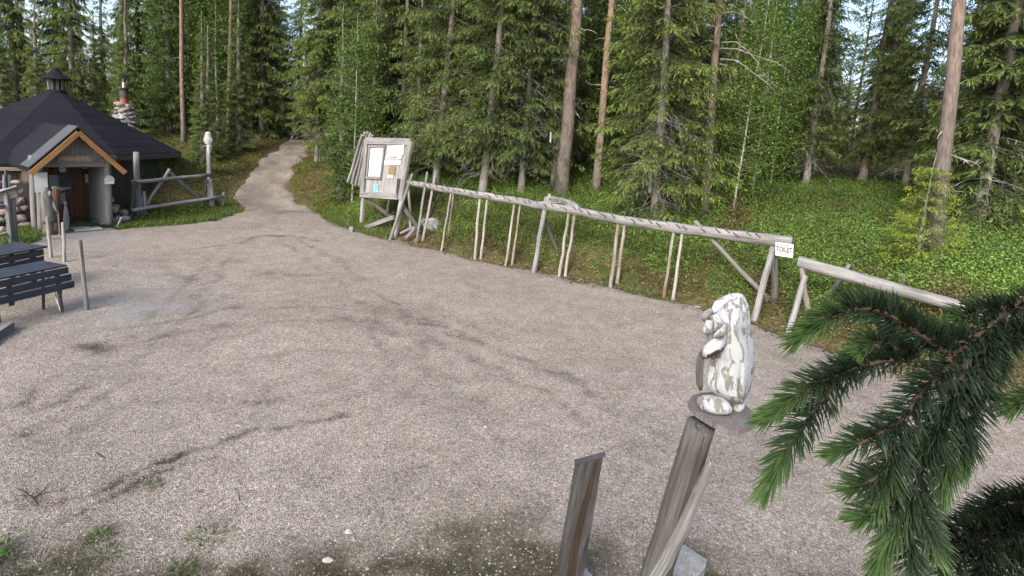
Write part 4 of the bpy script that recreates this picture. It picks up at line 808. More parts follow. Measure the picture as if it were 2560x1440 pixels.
mb = MB(); mb.tube(np.array([PD(1622, 1470, 3.72), PD(1640, 1440, 3.70), PD(1668, 1395, 3.66), PD(1690, 1350, 3.62), PD(1712, 1305, 3.58), PD(1735, 1255, 3.54), PD(1752, 1215, 3.50), PD(1768, 1175, 3.46), PD(1777, 1152, 3.44)]), [.062, .06, .06, .058, .055, .052, .045, .035, .012], 9, .25, 5, .7); solo('split_log', mb, W_GREY, 'split weathered log leaning on the statue post', 'log')
pl = thing('platform_plank', 'purple grey plank shelf nailed on top of the statue post', 'shelf', (sp_[0], sp_[1], PZ - .05))
oz = [(1720, 1008), (1733, 992), (1752, 986), (1800, 983), (1845, 1000), (1880, 1030), (1898, 1050), (1880, 1066), (1845, 1079), (1822, 1078), (1795, 1066), (1770, 1052), (1740, 1033)]
def onz(x, y, z): d = ray(x, y); return CAM + d * ((z - CAM_H) / d[2])
mb = MB(); mb.prism([onz(x, y - 4, PZ) for x, y in oz][::-1], -UPZ * .035); mb.build('plank', M_PLATE, pl)
st = thing('white_figure', 'chipped white painted carved bearded figure standing on the post shelf', 'statue', (sp_[0], sp_[1], PZ))
prof = [(48, 462, 492), (53, 440, 508), (60, 415, 520), (75, 370, 532), (110, 300, 548), (150, 250, 570), (200, 225, 578), (250, 195, 583), (300, 168, 588), (350, 150, 590), (400, 145, 594), (450, 160, 598), (500, 172, 602), (550, 178, 610), (600, 182, 616), (650, 196, 620), (700, 195, 622), (750, 180, 620), (800, 168, 614), (850, 160, 604), (900, 162, 594), (950, 185, 585), (990, 225, 572), (1030, 285, 556), (1065, 340, 535)]
fc = onz(1720 + 400 / 3.79, 1030, PZ); vz = 1.03            # figure's foot on the shelf
def sv_pt(zx, zy, off=0.0):                                 # pixel of the enlarged crop -> point in the figure's upright plane
    d = ray(1720 + zx / 3.79, 720 + zy / 3.79); s = ((fc - CAM) @ sf + off) / (d @ sf); return CAM + d * s
yy = np.array([p[0] for p in prof], float); NZ, NA = 110, 120; ys = np.linspace(48, 1065, NZ); Ls = np.interp(ys, yy, [p[1] for p in prof]); Rs = np.interp(ys, yy, [p[2] for p in prof])
V, Gc = [], []; ang = np.linspace(0, 2 * math.pi, NA, endpoint=False); rs_ = np.random.RandomState(4)
for i in range(NZ):
    a, b = sv_pt(Ls[i], ys[i]), sv_pt(Rs[i], ys[i]); c = (a + b) / 2; hw = np.linalg.norm(b - a) / 2; hd = min(hw * .95, .125)
    gro = vnoise(ang / (2 * math.pi) * 22, np.full(NA, ys[i] / 330), 1, 71) * .5 + vnoise(ang / (2 * math.pi) * 9, np.full(NA, ys[i] / 140), 1, 72) * .5
    gro[-6:] = gro[-6:] * np.linspace(1, 0, 6) + gro[0] * np.linspace(0, 1, 6)
    rid = np.abs(vnoise(ang / (2 * math.pi) * 34, np.full(NA, ys[i] / 420), 1, 73) - .5) * 2; rid[-6:] = rid[-6:] * np.linspace(1, 0, 6) + rid[0] * np.linspace(0, 1, 6); m_ = 1 + (.22 * (gro - .5) - .13 * (1 - rid) ** 6) * sstep(60, 250, ys[i])
    brow = .035 * math.exp(-((ys[i] - 215) / 40) ** 2) - .03 * math.exp(-((ys[i] - 470) / 45) ** 2)
    cs, sn = np.cos(ang), np.sin(ang); pw_ = .82; X = np.sign(cs) * np.abs(cs) ** pw_ * hw * m_; Y = np.sign(sn) * np.abs(sn) ** pw_ * hd * m_ * (1 + brow * 3)
    for ca_, kc in ((3.6, .80), (4.4, .86), (5.25, .80), (.3, .84), (1.2, .8), (2.3, .8)):
        e_ = X / hw * math.cos(ca_ + .0004 * ys[i]) + Y / hd * math.sin(ca_ + .0004 * ys[i]); ex_ = np.maximum(e_ - kc, 0) * .85; X = X - ex_ * hw * math.cos(ca_ + .0004 * ys[i]); Y = Y - ex_ * hd * math.sin(ca_ + .0004 * ys[i])
    slit = np.exp(-((ang - 5.3) / .05) ** 2) * .03 * sstep(330, 90, ys[i]); fold = np.exp(-((ang - 4.55 - .0004 * ys[i]) / .06) ** 2) * .018 * sstep(500, 800, ys[i]); r_in = 1 - (slit + fold) / np.maximum(np.hypot(X, Y), .02)
    V.append(c + np.outer(X * r_in, sr) + np.outer(Y * r_in, sf)); Gc.append(np.stack([X, Y, np.full(NA, -ys[i] * k_ / 3.79)], 1))
mb = MB(); Fc = [(i * NA + j, i * NA + (j + 1) % NA, (i + 1) * NA + (j + 1) % NA, (i + 1) * NA + j) for i in range(NZ - 1) for j in range(NA)] + [tuple(range(NA)), tuple((NZ - 1) * NA + j for j in range(NA - 1, -1, -1))]
mb.add(np.concatenate(V), Fc, np.concatenate(Gc)); mb.build('body', M_STATUE, st, smooth=True)
def blob(c, size, seed, ax=None, nm='foot', cuts=2, mat=M_STATUE): m_ = MB(); m_.rock(c, size, seed, cuts, ax); o = m_.build(nm, mat, st, smooth=True); s2 = o.modifiers.new('sub', 'SUBSURF'); s2.levels = s2.render_levels = 1; return o
fx_ = [unit(sr * .93 - sf * .35), unit(sf * .93 + sr * .35), UPZ]
p = onz(1720 + 245 / 3.79, 720 + 1180 / 3.79, PZ); blob(p + UPZ * .052, (.235, .15, .125), 21, fx_); p = onz(1720 + 465 / 3.79, 720 + 1165 / 3.79, PZ); blob(p + UPZ * .048, (.085, .10, .11), 22)
mb = MB(); mb.tube([sv_pt(215, 215, -.09), sv_pt(175, 255, -.11), sv_pt(140, 290, -.12), sv_pt(150, 305, -.11)], [.02, .022, .016, .006], 9); mb.build('nose', M_STATUE, st, smooth=True)
for q in (((250, 245), (290, 330), (250, 430)), ((330, 330), (300, 420), (240, 470)), ((200, 300), (180, 400), (170, 440))):
    mb = MB(); mb.tube([sv_pt(x, y, -.115) for x, y in q], [.02, .034, .012], 8, .3, 4); mb.build('beard_lock', M_STATUE, st, smooth=True)
mb = MB(); mb.tube([sv_pt(320, 560, -.12), sv_pt(270, 590, -.15), sv_pt(200, 625, -.15), sv_pt(160, 640, -.12)], [.018, .02, .024, .016], 9, .15, 3); mb.build('sleeve_edge', W_POSTB, st, smooth=True)
mb = MB(); mb.tube([sv_pt(330, 500, -.10), sv_pt(270, 540, -.13), sv_pt(190, 600, -.13), sv_pt(160, 640, -.11)], [.03, .04, .042, .03], 10, .1, 3); mb.build('arm', M_STATUE, st, smooth=True)
mb = MB(); mb.tube([sv_pt(140, 590, -.08), sv_pt(115, 680, -.08), sv_pt(105, 800, -.07), sv_pt(110, 900, -.07), sv_pt(120, 965, -.07)], [.018, .032, .03, .028, .012], 9, .25, 4, .7); mb.build('hanging_sack', W_POST, st, smooth=True)
# dark slab post with brown heartwood
qb, qt0, qt1 = PD(1408, 1500, 4.35), PD(1441, 1157, 3.62), PD(1507, 1143, 3.62)
qb[2] = -.1; q1 = PD(1470, 1500, 4.35); q1[2] = -.1; q0 = np.array([PD(1395, 1440, 4.05)[0], qb[1], -.1]); 
bA, bB, tA_, tB_ = PD(1384, 1480, 4.05), PD(1452, 1480, 4.05), PD(1440, 1158, 3.62), PD(1508, 1142, 3.62)
dn = unit(np.cross(tA_ - bA, bB - bA)); dn = dn if dn[1] > 0 else -dn
ext = lambda t, b: b + (b - t) * ((b[2] + .12) / max(t[2] - b[2], .1))
bA2, bB2 = ext(tA_, bA), ext(tB_, bB)
sl_ = thing('slab_post', 'dark split slab post with a brown streak in the foreground', 'post', ((bA2 + bB2) / 2)[:2].tolist() + [0.0])
def split_board(A, B, C_, D_, nrm, th, nseg=10, bow=.012, seed=0):
    m = MB(); rng = np.random.RandomState(seed); V, Gc = [], []; nx = 7
    for i in range(nseg + 1):
        t = i / nseg; a, b = A + (D_ - A) * t, B + (C_ - B) * t
        for j in range(nx):
            u = j / (nx - 1); p = a + (b - a) * u; f = -bow * math.sin(u * math.pi) + .003 * rng.randn(); V.append(p + nrm * f); Gc.append((u * np.linalg.norm(b - a), 0, t * 1.5))
        for j in range(nx):
            u = j / (nx - 1); V.append(a + (b - a) * u + nrm * th); Gc.append((u * np.linalg.norm(b - a), th, t * 1.5))
    Fc = []
    for i in range(nseg):
        r0_, r1_ = i * 2 * nx, (i + 1) * 2 * nx
        for j in range(nx - 1): Fc += [(r0_ + j, r0_ + j + 1, r1_ + j + 1, r1_ + j), (r0_ + nx + j + 1, r0_ + nx + j, r1_ + nx + j, r1_ + nx + j + 1)]
        Fc += [(r0_, r1_, r1_ + nx, r0_ + nx), (r0_ + nx - 1, r0_ + 2 * nx - 1, r1_ + 2 * nx - 1, r1_ + nx - 1)]
    l = nseg * 2 * nx; Fc += [tuple(l + j for j in range(nx)) + tuple(l + nx + j for j in range(nx - 1, -1, -1))]
    return m.add(V, Fc, np.array(Gc) + seed)
split_board(bA2, bB2, tB_, tA_, dn, .026, seed=3).build('slab', wood('dark grey slab', (.010, .010, .010), (.036, .036, .037), (.075, .075, .077), crack=.7), sl_)
def onslab(u, v, o=.018): return (bA2 * (1 - u) + bB2 * u) * (1 - v) + (tA_ * (1 - u) + tB_ * u) * v - dn * o
strk = MB(); us = [(.50, 0), (.52, .25), (.47, .5), (.55, .72), (.66, .9), (.70, .99)]; hw_ = [.17, .16, .14, .11, .07, .05]
Vs = []; 
for (u, v), h in zip(us, hw_): Vs += [onslab(u - h, v), onslab(u + h, v)]
strk.add(Vs, [(2 * i, 2 * i + 1, 2 * i + 3, 2 * i + 2) for i in range(5)], [(p[0] * 1.0, 0, i * .15) for i, p in enumerate(Vs)]); strk.build('heartwood_streak', W_POSTB, sl_)
mb = MB(); mb.prism([tA_ - dn * .012 + (tA_ - tB_) * .05, tB_ - dn * .012 + (tB_ - tA_) * .08 + UPZ * .006, tB_ + dn * .03 + (tB_ - tA_) * .08 + UPZ * .006, tA_ + dn * .03 + (tA_ - tB_) * .05], UPZ * .003); mb.build('cap_sheet', M_INK, sl_)
def lump(name, pts, th, mat, label, cat, z=.06):
    mb = MB(); mb.prism([onz(x, y, z) for x, y in pts][::-1], -UPZ * th); return solo(name, mb, mat, label, cat)
lump('white_board', [(1690, 1365), (1712, 1362), (1768, 1400), (1762, 1420), (1735, 1450), (1680, 1450), (1688, 1400)], .10, W_PALE, 'pale painted board at the foot of the statue post', 'board', .10)
lump('white_board', [(1575, 1460), (1600, 1436), (1612, 1432), (1618, 1460)], .06, W_PALE, 'small pale board corner left of the statue post foot', 'board', .07)
lump('white_board', [(1450, 1418), (1458, 1416), (1490, 1448), (1445, 1460)], .06, W_PALE, 'pale board end behind the slab post', 'board', .07)
# ------------------------------------------------------------------ trees
def needles_from(P, D, L, W, rng, updn=.5):            # flat needle sprays: centre line P, direction D (n,3), length L, width W -> quads
    n = len(P); up = np.tile(np.array([0, 0, 1.0]), (n, 1)) + rng.randn(n, 3) * updn; S = np.cross(D, up); S /= np.linalg.norm(S, axis=1, keepdims=True) + 1e-9
    L = np.broadcast_to(L, n)[:, None]; W = np.broadcast_to(W, n)[:, None]
    return np.stack([P - S * W * .5, P + D * L * .45 - S * W * .62, P + D * L, P + D * L * .45 + S * W * .62], 1)
def spruce_proto(seed, height, base_h, rad, dens=1.0, dead=1.0, trunk_r=.16, low=1.0, spread=.28, tw=1.0):
    rng = np.random.RandomState(seed); V, Cc, DV, DC = [], [], [], []
    h = base_h
    while h < height - .3:
        f = (h - base_h) / (height - base_h); Lmax = rad * (1 - f) ** .75 * min(1, .62 + (h - base_h) * .3) + .12
        nb_ = 6 if h < 8.5 else 4
        for k in range(nb_):
            a = rng.rand() * 2 * math.pi; L = Lmax * rng.uniform(.6, 1.12); dr = rng.uniform(.32, .55) * low + .1 * (1 - f); tipup = rng.uniform(.14, .26)
            az = np.array([math.cos(a), math.sin(a), 0]); lat = np.array([-math.sin(a), math.cos(a), 0]); h0 = h + rng.uniform(-.12, .12)
            def axis(s): s = np.asarray(s)[..., None]; return az * (s * L) + np.array([0, 0, 1.0]) * (h0 - dr * L * s + tipup * L * s * s)
            nl = max(int(L / .046 * dens * (1.0 if h < 8.5 else .6)), 4); s = rng.uniform(.06, 1.0, nl); sd_ = np.where(rng.rand(nl) < .5, -1, 1); B = axis(s)
            ll = np.minimum(.10 + .42 * L * (1.05 - s), .44) * rng.uniform(.5, 1.1, nl)
            D0 = az * rng.uniform(.35, .8, nl)[:, None] + lat * (sd_ * rng.uniform(.25, .95, nl))[:, None] + np.array([0, 0, -1.0]) * rng.uniform(-.02, .55, nl)[:, None]; D0 /= np.linalg.norm(D0, axis=1, keepdims=True)
            m = 5
            for q in range(m):
                t = (q + rng.rand(nl) * .5) / m; hang = (t * t * .45 * ll)[:, None] * np.array([0, 0, -1.0]); P = B + D0 * (ll * t)[:, None] + hang + rng.randn(nl, 3) * .012
                D = D0 + np.array([0, 0, -1.0]) * (t * .7)[:, None] + rng.randn(nl, 3) * .22; D /= np.linalg.norm(D, axis=1, keepdims=True)
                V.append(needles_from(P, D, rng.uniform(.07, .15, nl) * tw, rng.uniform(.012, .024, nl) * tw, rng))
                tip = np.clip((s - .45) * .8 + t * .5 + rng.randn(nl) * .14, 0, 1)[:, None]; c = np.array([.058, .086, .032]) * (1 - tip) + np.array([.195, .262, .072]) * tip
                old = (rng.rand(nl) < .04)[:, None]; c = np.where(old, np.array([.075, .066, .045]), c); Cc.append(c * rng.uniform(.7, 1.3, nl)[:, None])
            # woody limb
            ss = np.linspace(0, .8, 4); A_ = axis(ss)
            for i in range(3):
                d = A_[i + 1] - A_[i]; sid = np.cross(d, [0, 0, 1.0]); sid /= np.linalg.norm(sid) + 1e-9; w = .013 * (trunk_r / .16) * (1 - i * .25); DV.append(np.stack([A_[i] - sid * w, A_[i] + sid * w, A_[i + 1] + sid * w * .75, A_[i + 1] - sid * w * .75])[None]); DC.append(np.array([[.10, .085, .075]]))
                u2 = np.cross(sid, d); u2 /= np.linalg.norm(u2) + 1e-9; DV.append(np.stack([A_[i] - u2 * w, A_[i] + u2 * w, A_[i + 1] + u2 * w * .75, A_[i + 1] - u2 * w * .75])[None]); DC.append(np.array([[.10, .085, .075]]))
        h += spread * rng.uniform(.7, 1.2)
    # dead lower twigs and beard lichen
    nd = int(70 * dead)
    for i in range(nd):
        hh = rng.uniform(.9 if base_h > 1.2 else .3, base_h + 2.6); a = rng.rand() * 2 * math.pi; L = rng.uniform(.35, 1.0) * min(rad, 1.3); az = np.array([math.cos(a), math.sin(a), 0]); p = az * trunk_r * .7 + np.array([0, 0, hh]); d = az + np.array([0, 0, -.35]) + rng.randn(3) * .15
        for q in range(4):
            d = d / np.linalg.norm(d); p2 = p + d * L / 4; sid = np.cross(d, [0.3, .2, 1.0]); sid /= np.linalg.norm(sid) + 1e-9; w = .009 * (1 - q * .2); c = np.array([[.26, .255, .24]]) * rng.uniform(.6, 1.15)
            for sv in (sid, np.cross(sid, d)): DV.append(np.stack([p - sv * w, p + sv * w, p2 + sv * w * .8, p2 - sv * w * .8])[None]); DC.append(c)
            for r_ in range(3):
                e = d * .5 + rng.randn(3) * .6 + np.array([0, 0, -.5]); e /= np.linalg.norm(e); le = rng.uniform(.08, .24); sv = np.cross(e, rng.randn(3)); sv /= np.linalg.norm(sv) + 1e-9; ww = .006
                DV.append(np.stack([p2 - sv * ww, p2 + sv * ww, p2 + e * le + sv * ww * .6, p2 + e * le - sv * ww * .6])[None]); DC.append(c * rng.uniform(.75, 1.1))
            p = p2; d = d + rng.randn(3) * .22 + np.array([0, 0, -.06])
    zz = np.linspace(-.3, height, 16); tr = trunk_r * (1 - .93 * np.clip(zz / height, 0, 1) ** 1.1) * (1 + .35 * np.exp(-np.maximum(zz, 0) / .25)); wob = np.stack([np.cumsum(rng.randn(16)) * .012, np.cumsum(rng.randn(16)) * .012, zz], 1); wob[:, :2] -= wob[1, :2]
    tm = MB().tube(wob, tr, 10, .12, seed)
    return tm, np.concatenate(V), np.concatenate(Cc), np.concatenate(DV), np.concatenate(DC)
PROTO = {}
def store(key, tm, bark, V, Cc, lm, DV=None, DC=None, pv='crown'):
    r = thing('proto', None, None, (0, 0, 0)); t = tm.build('trunk', bark, r, smooth=True); c = quads(pv, V, Cc, lm, r); parts = [t, c]
    if DV is not None: parts.append(quads('dead_branches', DV, DC, L_DEAD, r))
    for q in parts[1:]: q['kind'] = 'stuff'
    PROTO[key] = (r, parts)
def plant_tree(key, p, name, label, cat='tree', group=None, rot=0, scale=1.0, wide=1.0, lean=(0, 0), sink=.1, trunk=1.0):
    r, parts = PROTO[key]; o = bpy.data.objects.new(name, None); COL.objects.link(o); o.location = (p[0], p[1], p[2] - sink); o.rotation_mode = 'ZXY'; o.rotation_euler = (lean[0], lean[1], rot); o.scale = (scale * wide, scale * wide, scale); LOC[o.name] = np.array(p)
    for q in parts:
        c = q.copy(); c.name = q.name.split('.')[0]; COL.objects.link(c); c.parent = o
        if q.data.name.startswith('trunk'): c.scale = (trunk / wide, trunk / wide, 1)
    return tag(o, label, cat, group)
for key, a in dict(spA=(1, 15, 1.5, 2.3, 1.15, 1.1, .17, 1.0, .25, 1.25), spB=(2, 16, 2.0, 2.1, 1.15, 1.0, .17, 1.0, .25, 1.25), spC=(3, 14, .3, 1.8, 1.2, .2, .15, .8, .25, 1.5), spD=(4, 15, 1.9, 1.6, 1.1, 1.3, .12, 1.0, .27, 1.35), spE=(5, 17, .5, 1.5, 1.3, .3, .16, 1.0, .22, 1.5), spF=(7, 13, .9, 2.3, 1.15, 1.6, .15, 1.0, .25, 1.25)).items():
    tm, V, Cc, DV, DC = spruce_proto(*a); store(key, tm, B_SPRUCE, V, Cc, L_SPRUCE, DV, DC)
tm, V, Cc, DV, DC = spruce_proto(9, 3.0, .45, .8, 3.0, .05, .045, .25, .17, .5); store('spY', tm, B_SPRUCE, V, Cc * np.array([2.5, 2.2, 1.2]), L_SPRUCE, DV, DC)  # tint lifted toward yellow: fresh growth, with sunlight painted in as well
def cloud_tree(seed, H, trunk, crown_lo, crown_hi, rad, nclump, leaf, per, ca, cb, flat=.55, twig=True, droop=0.0):
    rng = np.random.RandomState(seed); zz = np.linspace(-.3, H, 14); path = np.stack([np.cumsum(rng.randn(14)) * .03 * H / 14, np.cumsum(rng.randn(14)) * .03 * H / 14, zz], 1); path[:, :2] -= path[1, :2]
    tm = MB().tube(path, trunk * (1 - .88 * np.clip(zz / H, 0, 1)) * (1 + .3 * np.exp(-np.maximum(zz, 0) / .25)), 10, .10, seed); V, Cc, DV, DC = [], [], [], []
    for i in range(nclump):
        f = rng.rand(); h = crown_lo + (crown_hi - crown_lo) * f; a = rng.rand() * 2 * math.pi; prof = math.sin(math.pi * min(.12 + .85 * f, 1)) ** .6; L = rad * prof * rng.uniform(.3, 1.0); t0 = np.array([np.interp(h - .3 * L, zz, path[:, 0]), np.interp(h - .3 * L, zz, path[:, 1]), h - .35 * L]); c = t0 + np.array([math.cos(a) * L, math.sin(a) * L, .35 * L])
        d = c - t0; sv = np.cross(d, [0.2, .1, 1.0]); sv /= np.linalg.norm(sv) + 1e-9
        for s2 in (sv, np.cross(sv, d / (np.linalg.norm(d) + 1e-9))): DV.append(np.stack([t0 - s2 * .014, t0 + s2 * .014, c + s2 * .004, c - s2 * .004])[None]); DC.append(np.array([[.16, .13, .11]]))
        k = per; sz = rng.uniform(.22, .42); off = rng.randn(k, 3) * np.array([sz, sz, sz * flat]); off[:, 2] -= droop * np.abs(rng.rand(k)) * .8; P = c + off - d * (rng.rand(k, 1) * .35); D = rng.randn(k, 3); D[:, 2] = D[:, 2] * .6 - .25; D /= np.linalg.norm(D, axis=1, keepdims=True)
        V.append(needles_from(P, D, rng.uniform(.7, 1.3, k) * leaf[0], rng.uniform(.7, 1.3, k) * leaf[1], rng, .9)); t = rng.rand(k, 1); Cc.append((np.array(ca) * (1 - t) + np.array(cb) * t) * rng.uniform(.75, 1.25, (k, 1)) * rng.uniform(.85, 1.15))
    return tm, np.concatenate(V), np.concatenate(Cc), np.concatenate(DV), np.concatenate(DC)
def dead_limbs(seed, lo, hi, n, L0, L1, r_):
    rng = np.random.RandomState(seed); DV, DC = [], []
    for i in range(n):
        h = rng.uniform(lo, hi); a = rng.rand() * 2 * math.pi; L = rng.uniform(L0, L1); p = np.array([math.cos(a) * r_ * .6, math.sin(a) * r_ * .6, h]); d = np.array([math.cos(a), math.sin(a), rng.uniform(-.25, .25)])
        for q in range(5):
            d /= np.linalg.norm(d); p2 = p + d * L / 5; sv = np.cross(d, [.2, .3, 1.0]); sv /= np.linalg.norm(sv); w = .014 * (1 - q * .17); c = np.array([[.33, .315, .295]]) * rng.uniform(.7, 1.1)
            for s2 in (sv, np.cross(sv, d)): DV.append(np.stack([p - s2 * w, p + s2 * w, p2 + s2 * w * .8, p2 - s2 * w * .8])[None]); DC.append(c)
            for _ in range(2):
                e = d * .7 + rng.randn(3) * .6; e /= np.linalg.norm(e); le = rng.uniform(.1, .4) * L * .5; s2 = np.cross(e, rng.randn(3)); s2 /= np.linalg.norm(s2); DV.append(np.stack([p2 - s2 * .006, p2 + s2 * .006, p2 + e * le + s2 * .004, p2 + e * le - s2 * .004])[None]); DC.append(c)
            p = p2; d = d + rng.randn(3) * .2 + np.array([0, 0, -.16])
    return np.concatenate(DV), np.concatenate(DC)
def pine(key, seed, H, tr, bark, lo=9.5, stubs=14, sl=(.15, .6), slo=2.0):
    tm, V, Cc, DV, DC = cloud_tree(seed, H, tr, lo, H + .3, 2.1, 46, (.16, .05), 90, (.030, .045, .018), (.075, .095, .030), .4); D2, C2 = dead_limbs(seed, slo, lo, stubs, sl[0], sl[1], tr)
    store(key, tm, bark, V, Cc, L_SPRUCE, np.concatenate([DV, D2]), np.concatenate([DC, C2]))
pine('piA', 21, 18, .29, B_PINE, stubs=10); pine('piB', 22, 17, .21, B_PINEO, stubs=14); pine('piC', 23, 17, .20, B_PINE, 9.5, 26, (.8, 2.1), 4.3); pine('piD', 24, 16, .15, B_PINEO, 9.0, 12)
tm, V, Cc, DV, DC = cloud_tree(31, 9.5, .065, 1.3, 9.3, 1.35, 120, (.062, .05), 95, (.05, .10, .022), (.13, .22, .05), .9, droop=.5); store('biA', tm, B_BIRCH, V, Cc, L_BIRCH, DV, DC)
tm, V, Cc, DV, DC = cloud_tree(32, 7.5, .05, .9, 7.4, 1.25, 100, (.06, .05), 95, (.055, .11, .022), (.14, .235, .05), .9, droop=.5); store('biB', tm, B_BIRCH, V, Cc, L_BIRCH, DV, DC)
tm, V, Cc, DV, DC = cloud_tree(33, 2.0, .02, .25, 2.0, .65, 45, (.055, .042), 40, (.05, .10, .02), (.13, .22, .045), .8); store('biS', tm, B_BIRCH, V, Cc, L_BIRCH, DV, DC)

def at_px(px, py): return hit(px, py)
def at_depth(px, depth):                                # ground point straight ahead through column px, at a given depth
    lo_, hi_ = 200, 900
    for _ in range(30):
        m = (lo_ + hi_) / 2; P = PD(px, m, depth); g = P[2] - tz(P[0], P[1])
        if g > 0: lo_ = m
        else: hi_ = m
    P = PD(px, m, depth); return np.array([P[0], P[1], tz(P[0], P[1])])
def fit(key, px, py, wpx, name, label, cat='tree', group=None, rot=0, scale=1.0, wide=1.0, lean_px=None, depth=None, rtr=None):
    p = at_px(px, py) if depth is None else at_depth(px, depth); d = depth_of(p); base_r = dict(spA=.17, spB=.17, spC=.15, spD=.12, spE=.16, spF=.15, piA=.29, piB=.21, piC=.20, piD=.15, biA=.075, biB=.06, spY=.045, biS=.02)[key]
    want = (.66 if key.startswith('pi') else .74) * wpx * d / FPX / 2 if wpx else base_r * (.7 if key == 'piD' else 1); tk = np.clip(want / (base_r * scale), .3, 2.2); le = (0, 0)
    if lean_px is not None:                             # lean so that the stem passes under this pixel higher up
        u_ = stand(*lean_px, p) - p; hgt = max(u_[2], .5); le = (-np.clip(u_[1] / hgt, -.16, .16), np.clip(u_[0] / hgt, -.2, .2))
    return plant_tree(key, p, name, label, cat, group, rot, scale, wide, le, .1, tk)
T = fit
T('piA', 1402, 492, 56, 'pine_tree', 'thickest reddish pine trunk rising behind the arched sign', lean_px=(1440, 60))
T('piB', 1488, 488, 32, 'pine_tree', 'slim orange pine trunk just right of the thickest pine', lean_px=(1525, 100), rot=1)
T('piC', 1762, 535, 34, 'pine_tree', 'straight brown pine with bare drooping grey branches above the rail', lean_px=(1796, 60), rot=2.2)
T('piB', 2030, 405, 22, 'pine_tree', 'tall thin pine at the back of the green clearing', lean_px=(2044, 60), rot=3)
T('piA', 2330, 662, 58, 'pine_tree', 'big bare pine trunk beside the small young spruce', lean_px=(2392, 100), rot=4)
T('piD', 880, 385, 26, 'pine_tree', 'slim orange pine directly left of the notice board', lean_px=(903, 60), rot=5)
T('piD', 806, 330, 26, 'pine_tree', 'orange pine rising where the path disappears', lean_px=(822, 30), rot=1.4)
T('piD', 632, 330, 9, 'pine_tree', 'very thin yellowish pine above the top of the path', lean_px=(662, 120), rot=.4)
T('spA', 1088, 468, 26, 'spruce_tree', 'spruce with bare grey trunk just right of the notice board', lean_px=(1115, 200), rot=.3)
T('spB', 1205, 494, 30, 'spruce_tree', 'spruce with grey trunk behind the second pair of rail props', lean_px=(1225, 300), rot=1.3, scale=.95)
T('spA', 1302, 486, 24, 'spruce_tree', 'spruce with pale slim trunk left of the thick pine', lean_px=(1320, 250), rot=2.6, scale=1.0)
T('spB', 1384, 472, 28, 'spruce_tree', 'grey spruce trunk touching the left side of the thick pine', lean_px=(1398, 330), rot=3.6, wide=.55)
T('spD', 1024, 405, 18, 'spruce_tree', 'thin grey spruce trunk behind the notice board corner', lean_px=(1032, 290), rot=4.1, scale=1.1)
T('spF', 1637, 560, 34, 'spruce_tree', 'lichen hung spruce with low branches behind the rail', lean_px=(1656, 250), rot=.9, scale=.95)
T('spF', 1690, 500, 40, 'spruce_tree', 'spruce with wide grey trunk behind the lichen hung spruce', lean_px=(1712, 250), rot=2.9, scale=1.15)
T('spB', 620, 343, 18, 'spruce_tree', 'straight grey spruce trunk left of the top of the path', lean_px=(632, 190), rot=5.2)
T('spA', 1143, 428, 13, 'spruce_tree', 'small spruce trunk between two larger ones right of the notice board', rot=4.9, scale=.9)
T('spD', 792, 402, 15, 'spruce_tree', 'spruce trunk by the grey stake at the right path edge', rot=2.0)
T('spA', 868, 375, 18, 'spruce_tree', 'grey spruce trunk touching the orange pine left of the notice board', rot=1.1, scale=1.0)
T('spD', 1470, 442, 16, 'spruce_tree', 'thin dark spruce between the thick pine and the slim orange pine', rot=1.9)
T('spB', 945, 350, 14, 'spruce_tree', 'thin pale spruce stem above the leaning poles', depth=24, rot=.2, scale=1.1)
T('spE', 1230, 440, 20, 'spruce_tree', 'full green spruce filling the gap above the long rail', depth=24, rot=2.2)
T('spF', 1000, 420, 20, 'spruce_tree', 'broad spruce with bright branch tips above the notice board', depth=23, rot=4.4, scale=1.2)
T('spA', 1165, 440, 20, 'spruce_tree', 'broad spruce behind the small trunk right of the notice board', depth=22, rot=5.4, scale=1.1)
T('spF', 1290, 440, 20, 'spruce_tree', 'branchy spruce behind the pale slim trunk', depth=23.5, rot=3.3, scale=1.1)
T('spA', 1560, 450, 24, 'spruce_tree', 'dark spruce behind the slim orange pine', depth=24, rot=1.7, scale=1.1)
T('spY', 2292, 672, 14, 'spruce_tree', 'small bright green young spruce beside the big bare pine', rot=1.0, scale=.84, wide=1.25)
T('biA', 1880, 470, 9, 'birch_tree', 'leafy light green birch right of the pine with bare branches', depth=19, rot=.6, scale=.95)
T('biB', 1832, 528, 10, 'birch_tree', 'thin leaning birch with white lower stem behind the rail', rot=2.1, scale=.85, lean_px=(1852, 420))
T('biA', 470, 330, 10, 'birch_tree', 'light green birch with slender stem behind the hut chimney', depth=29, rot=1.0, scale=1.25)
T('biB', 545, 330, 10, 'birch_tree', 'birch with thin white stem left of the grey spruce trunk', depth=27, rot=2.7, scale=1.1)
T('biA', 425, 330, 8, 'birch_tree', 'broad light green birch right of the chimney', depth=26, rot=3.1, scale=1.2)
T('biB', 1925, 470, 8, 'birch_tree', 'low leafy birch at the left edge of the clearing', depth=20.5, rot=1.1, scale=1.0)
T('biA', 1500, 430, 10, 'birch_tree', 'birch with pale leaves behind the slim orange pine', depth=21, rot=4.4, scale=1.0)
T('biB', 880, 380, 9, 'birch_tree', 'birch foliage hanging beside the orange pine left of the board', depth=21.5, rot=5.0, scale=.95)
T('biS', 838, 388, 0, 'birch_sapling', 'low leafy birch sapling at the path edge left of the notice board', 'sapling', rot=.5, scale=.85)
T('biS', 365, 470, 0, 'birch_sapling', 'leafy birch sapling between the hut eave and the log railing', 'sapling', rot=1.5, scale=.6)
T('biS', 470, 430, 0, 'birch_sapling', 'birch sapling on the bank above the log railing', 'sapling', depth=27, rot=2.5, scale=.8)
T('biS', 328, 470, 0, 'birch_sapling', 'leafy sapling beside the right porch post', 'sapling', rot=3.5, scale=.55)
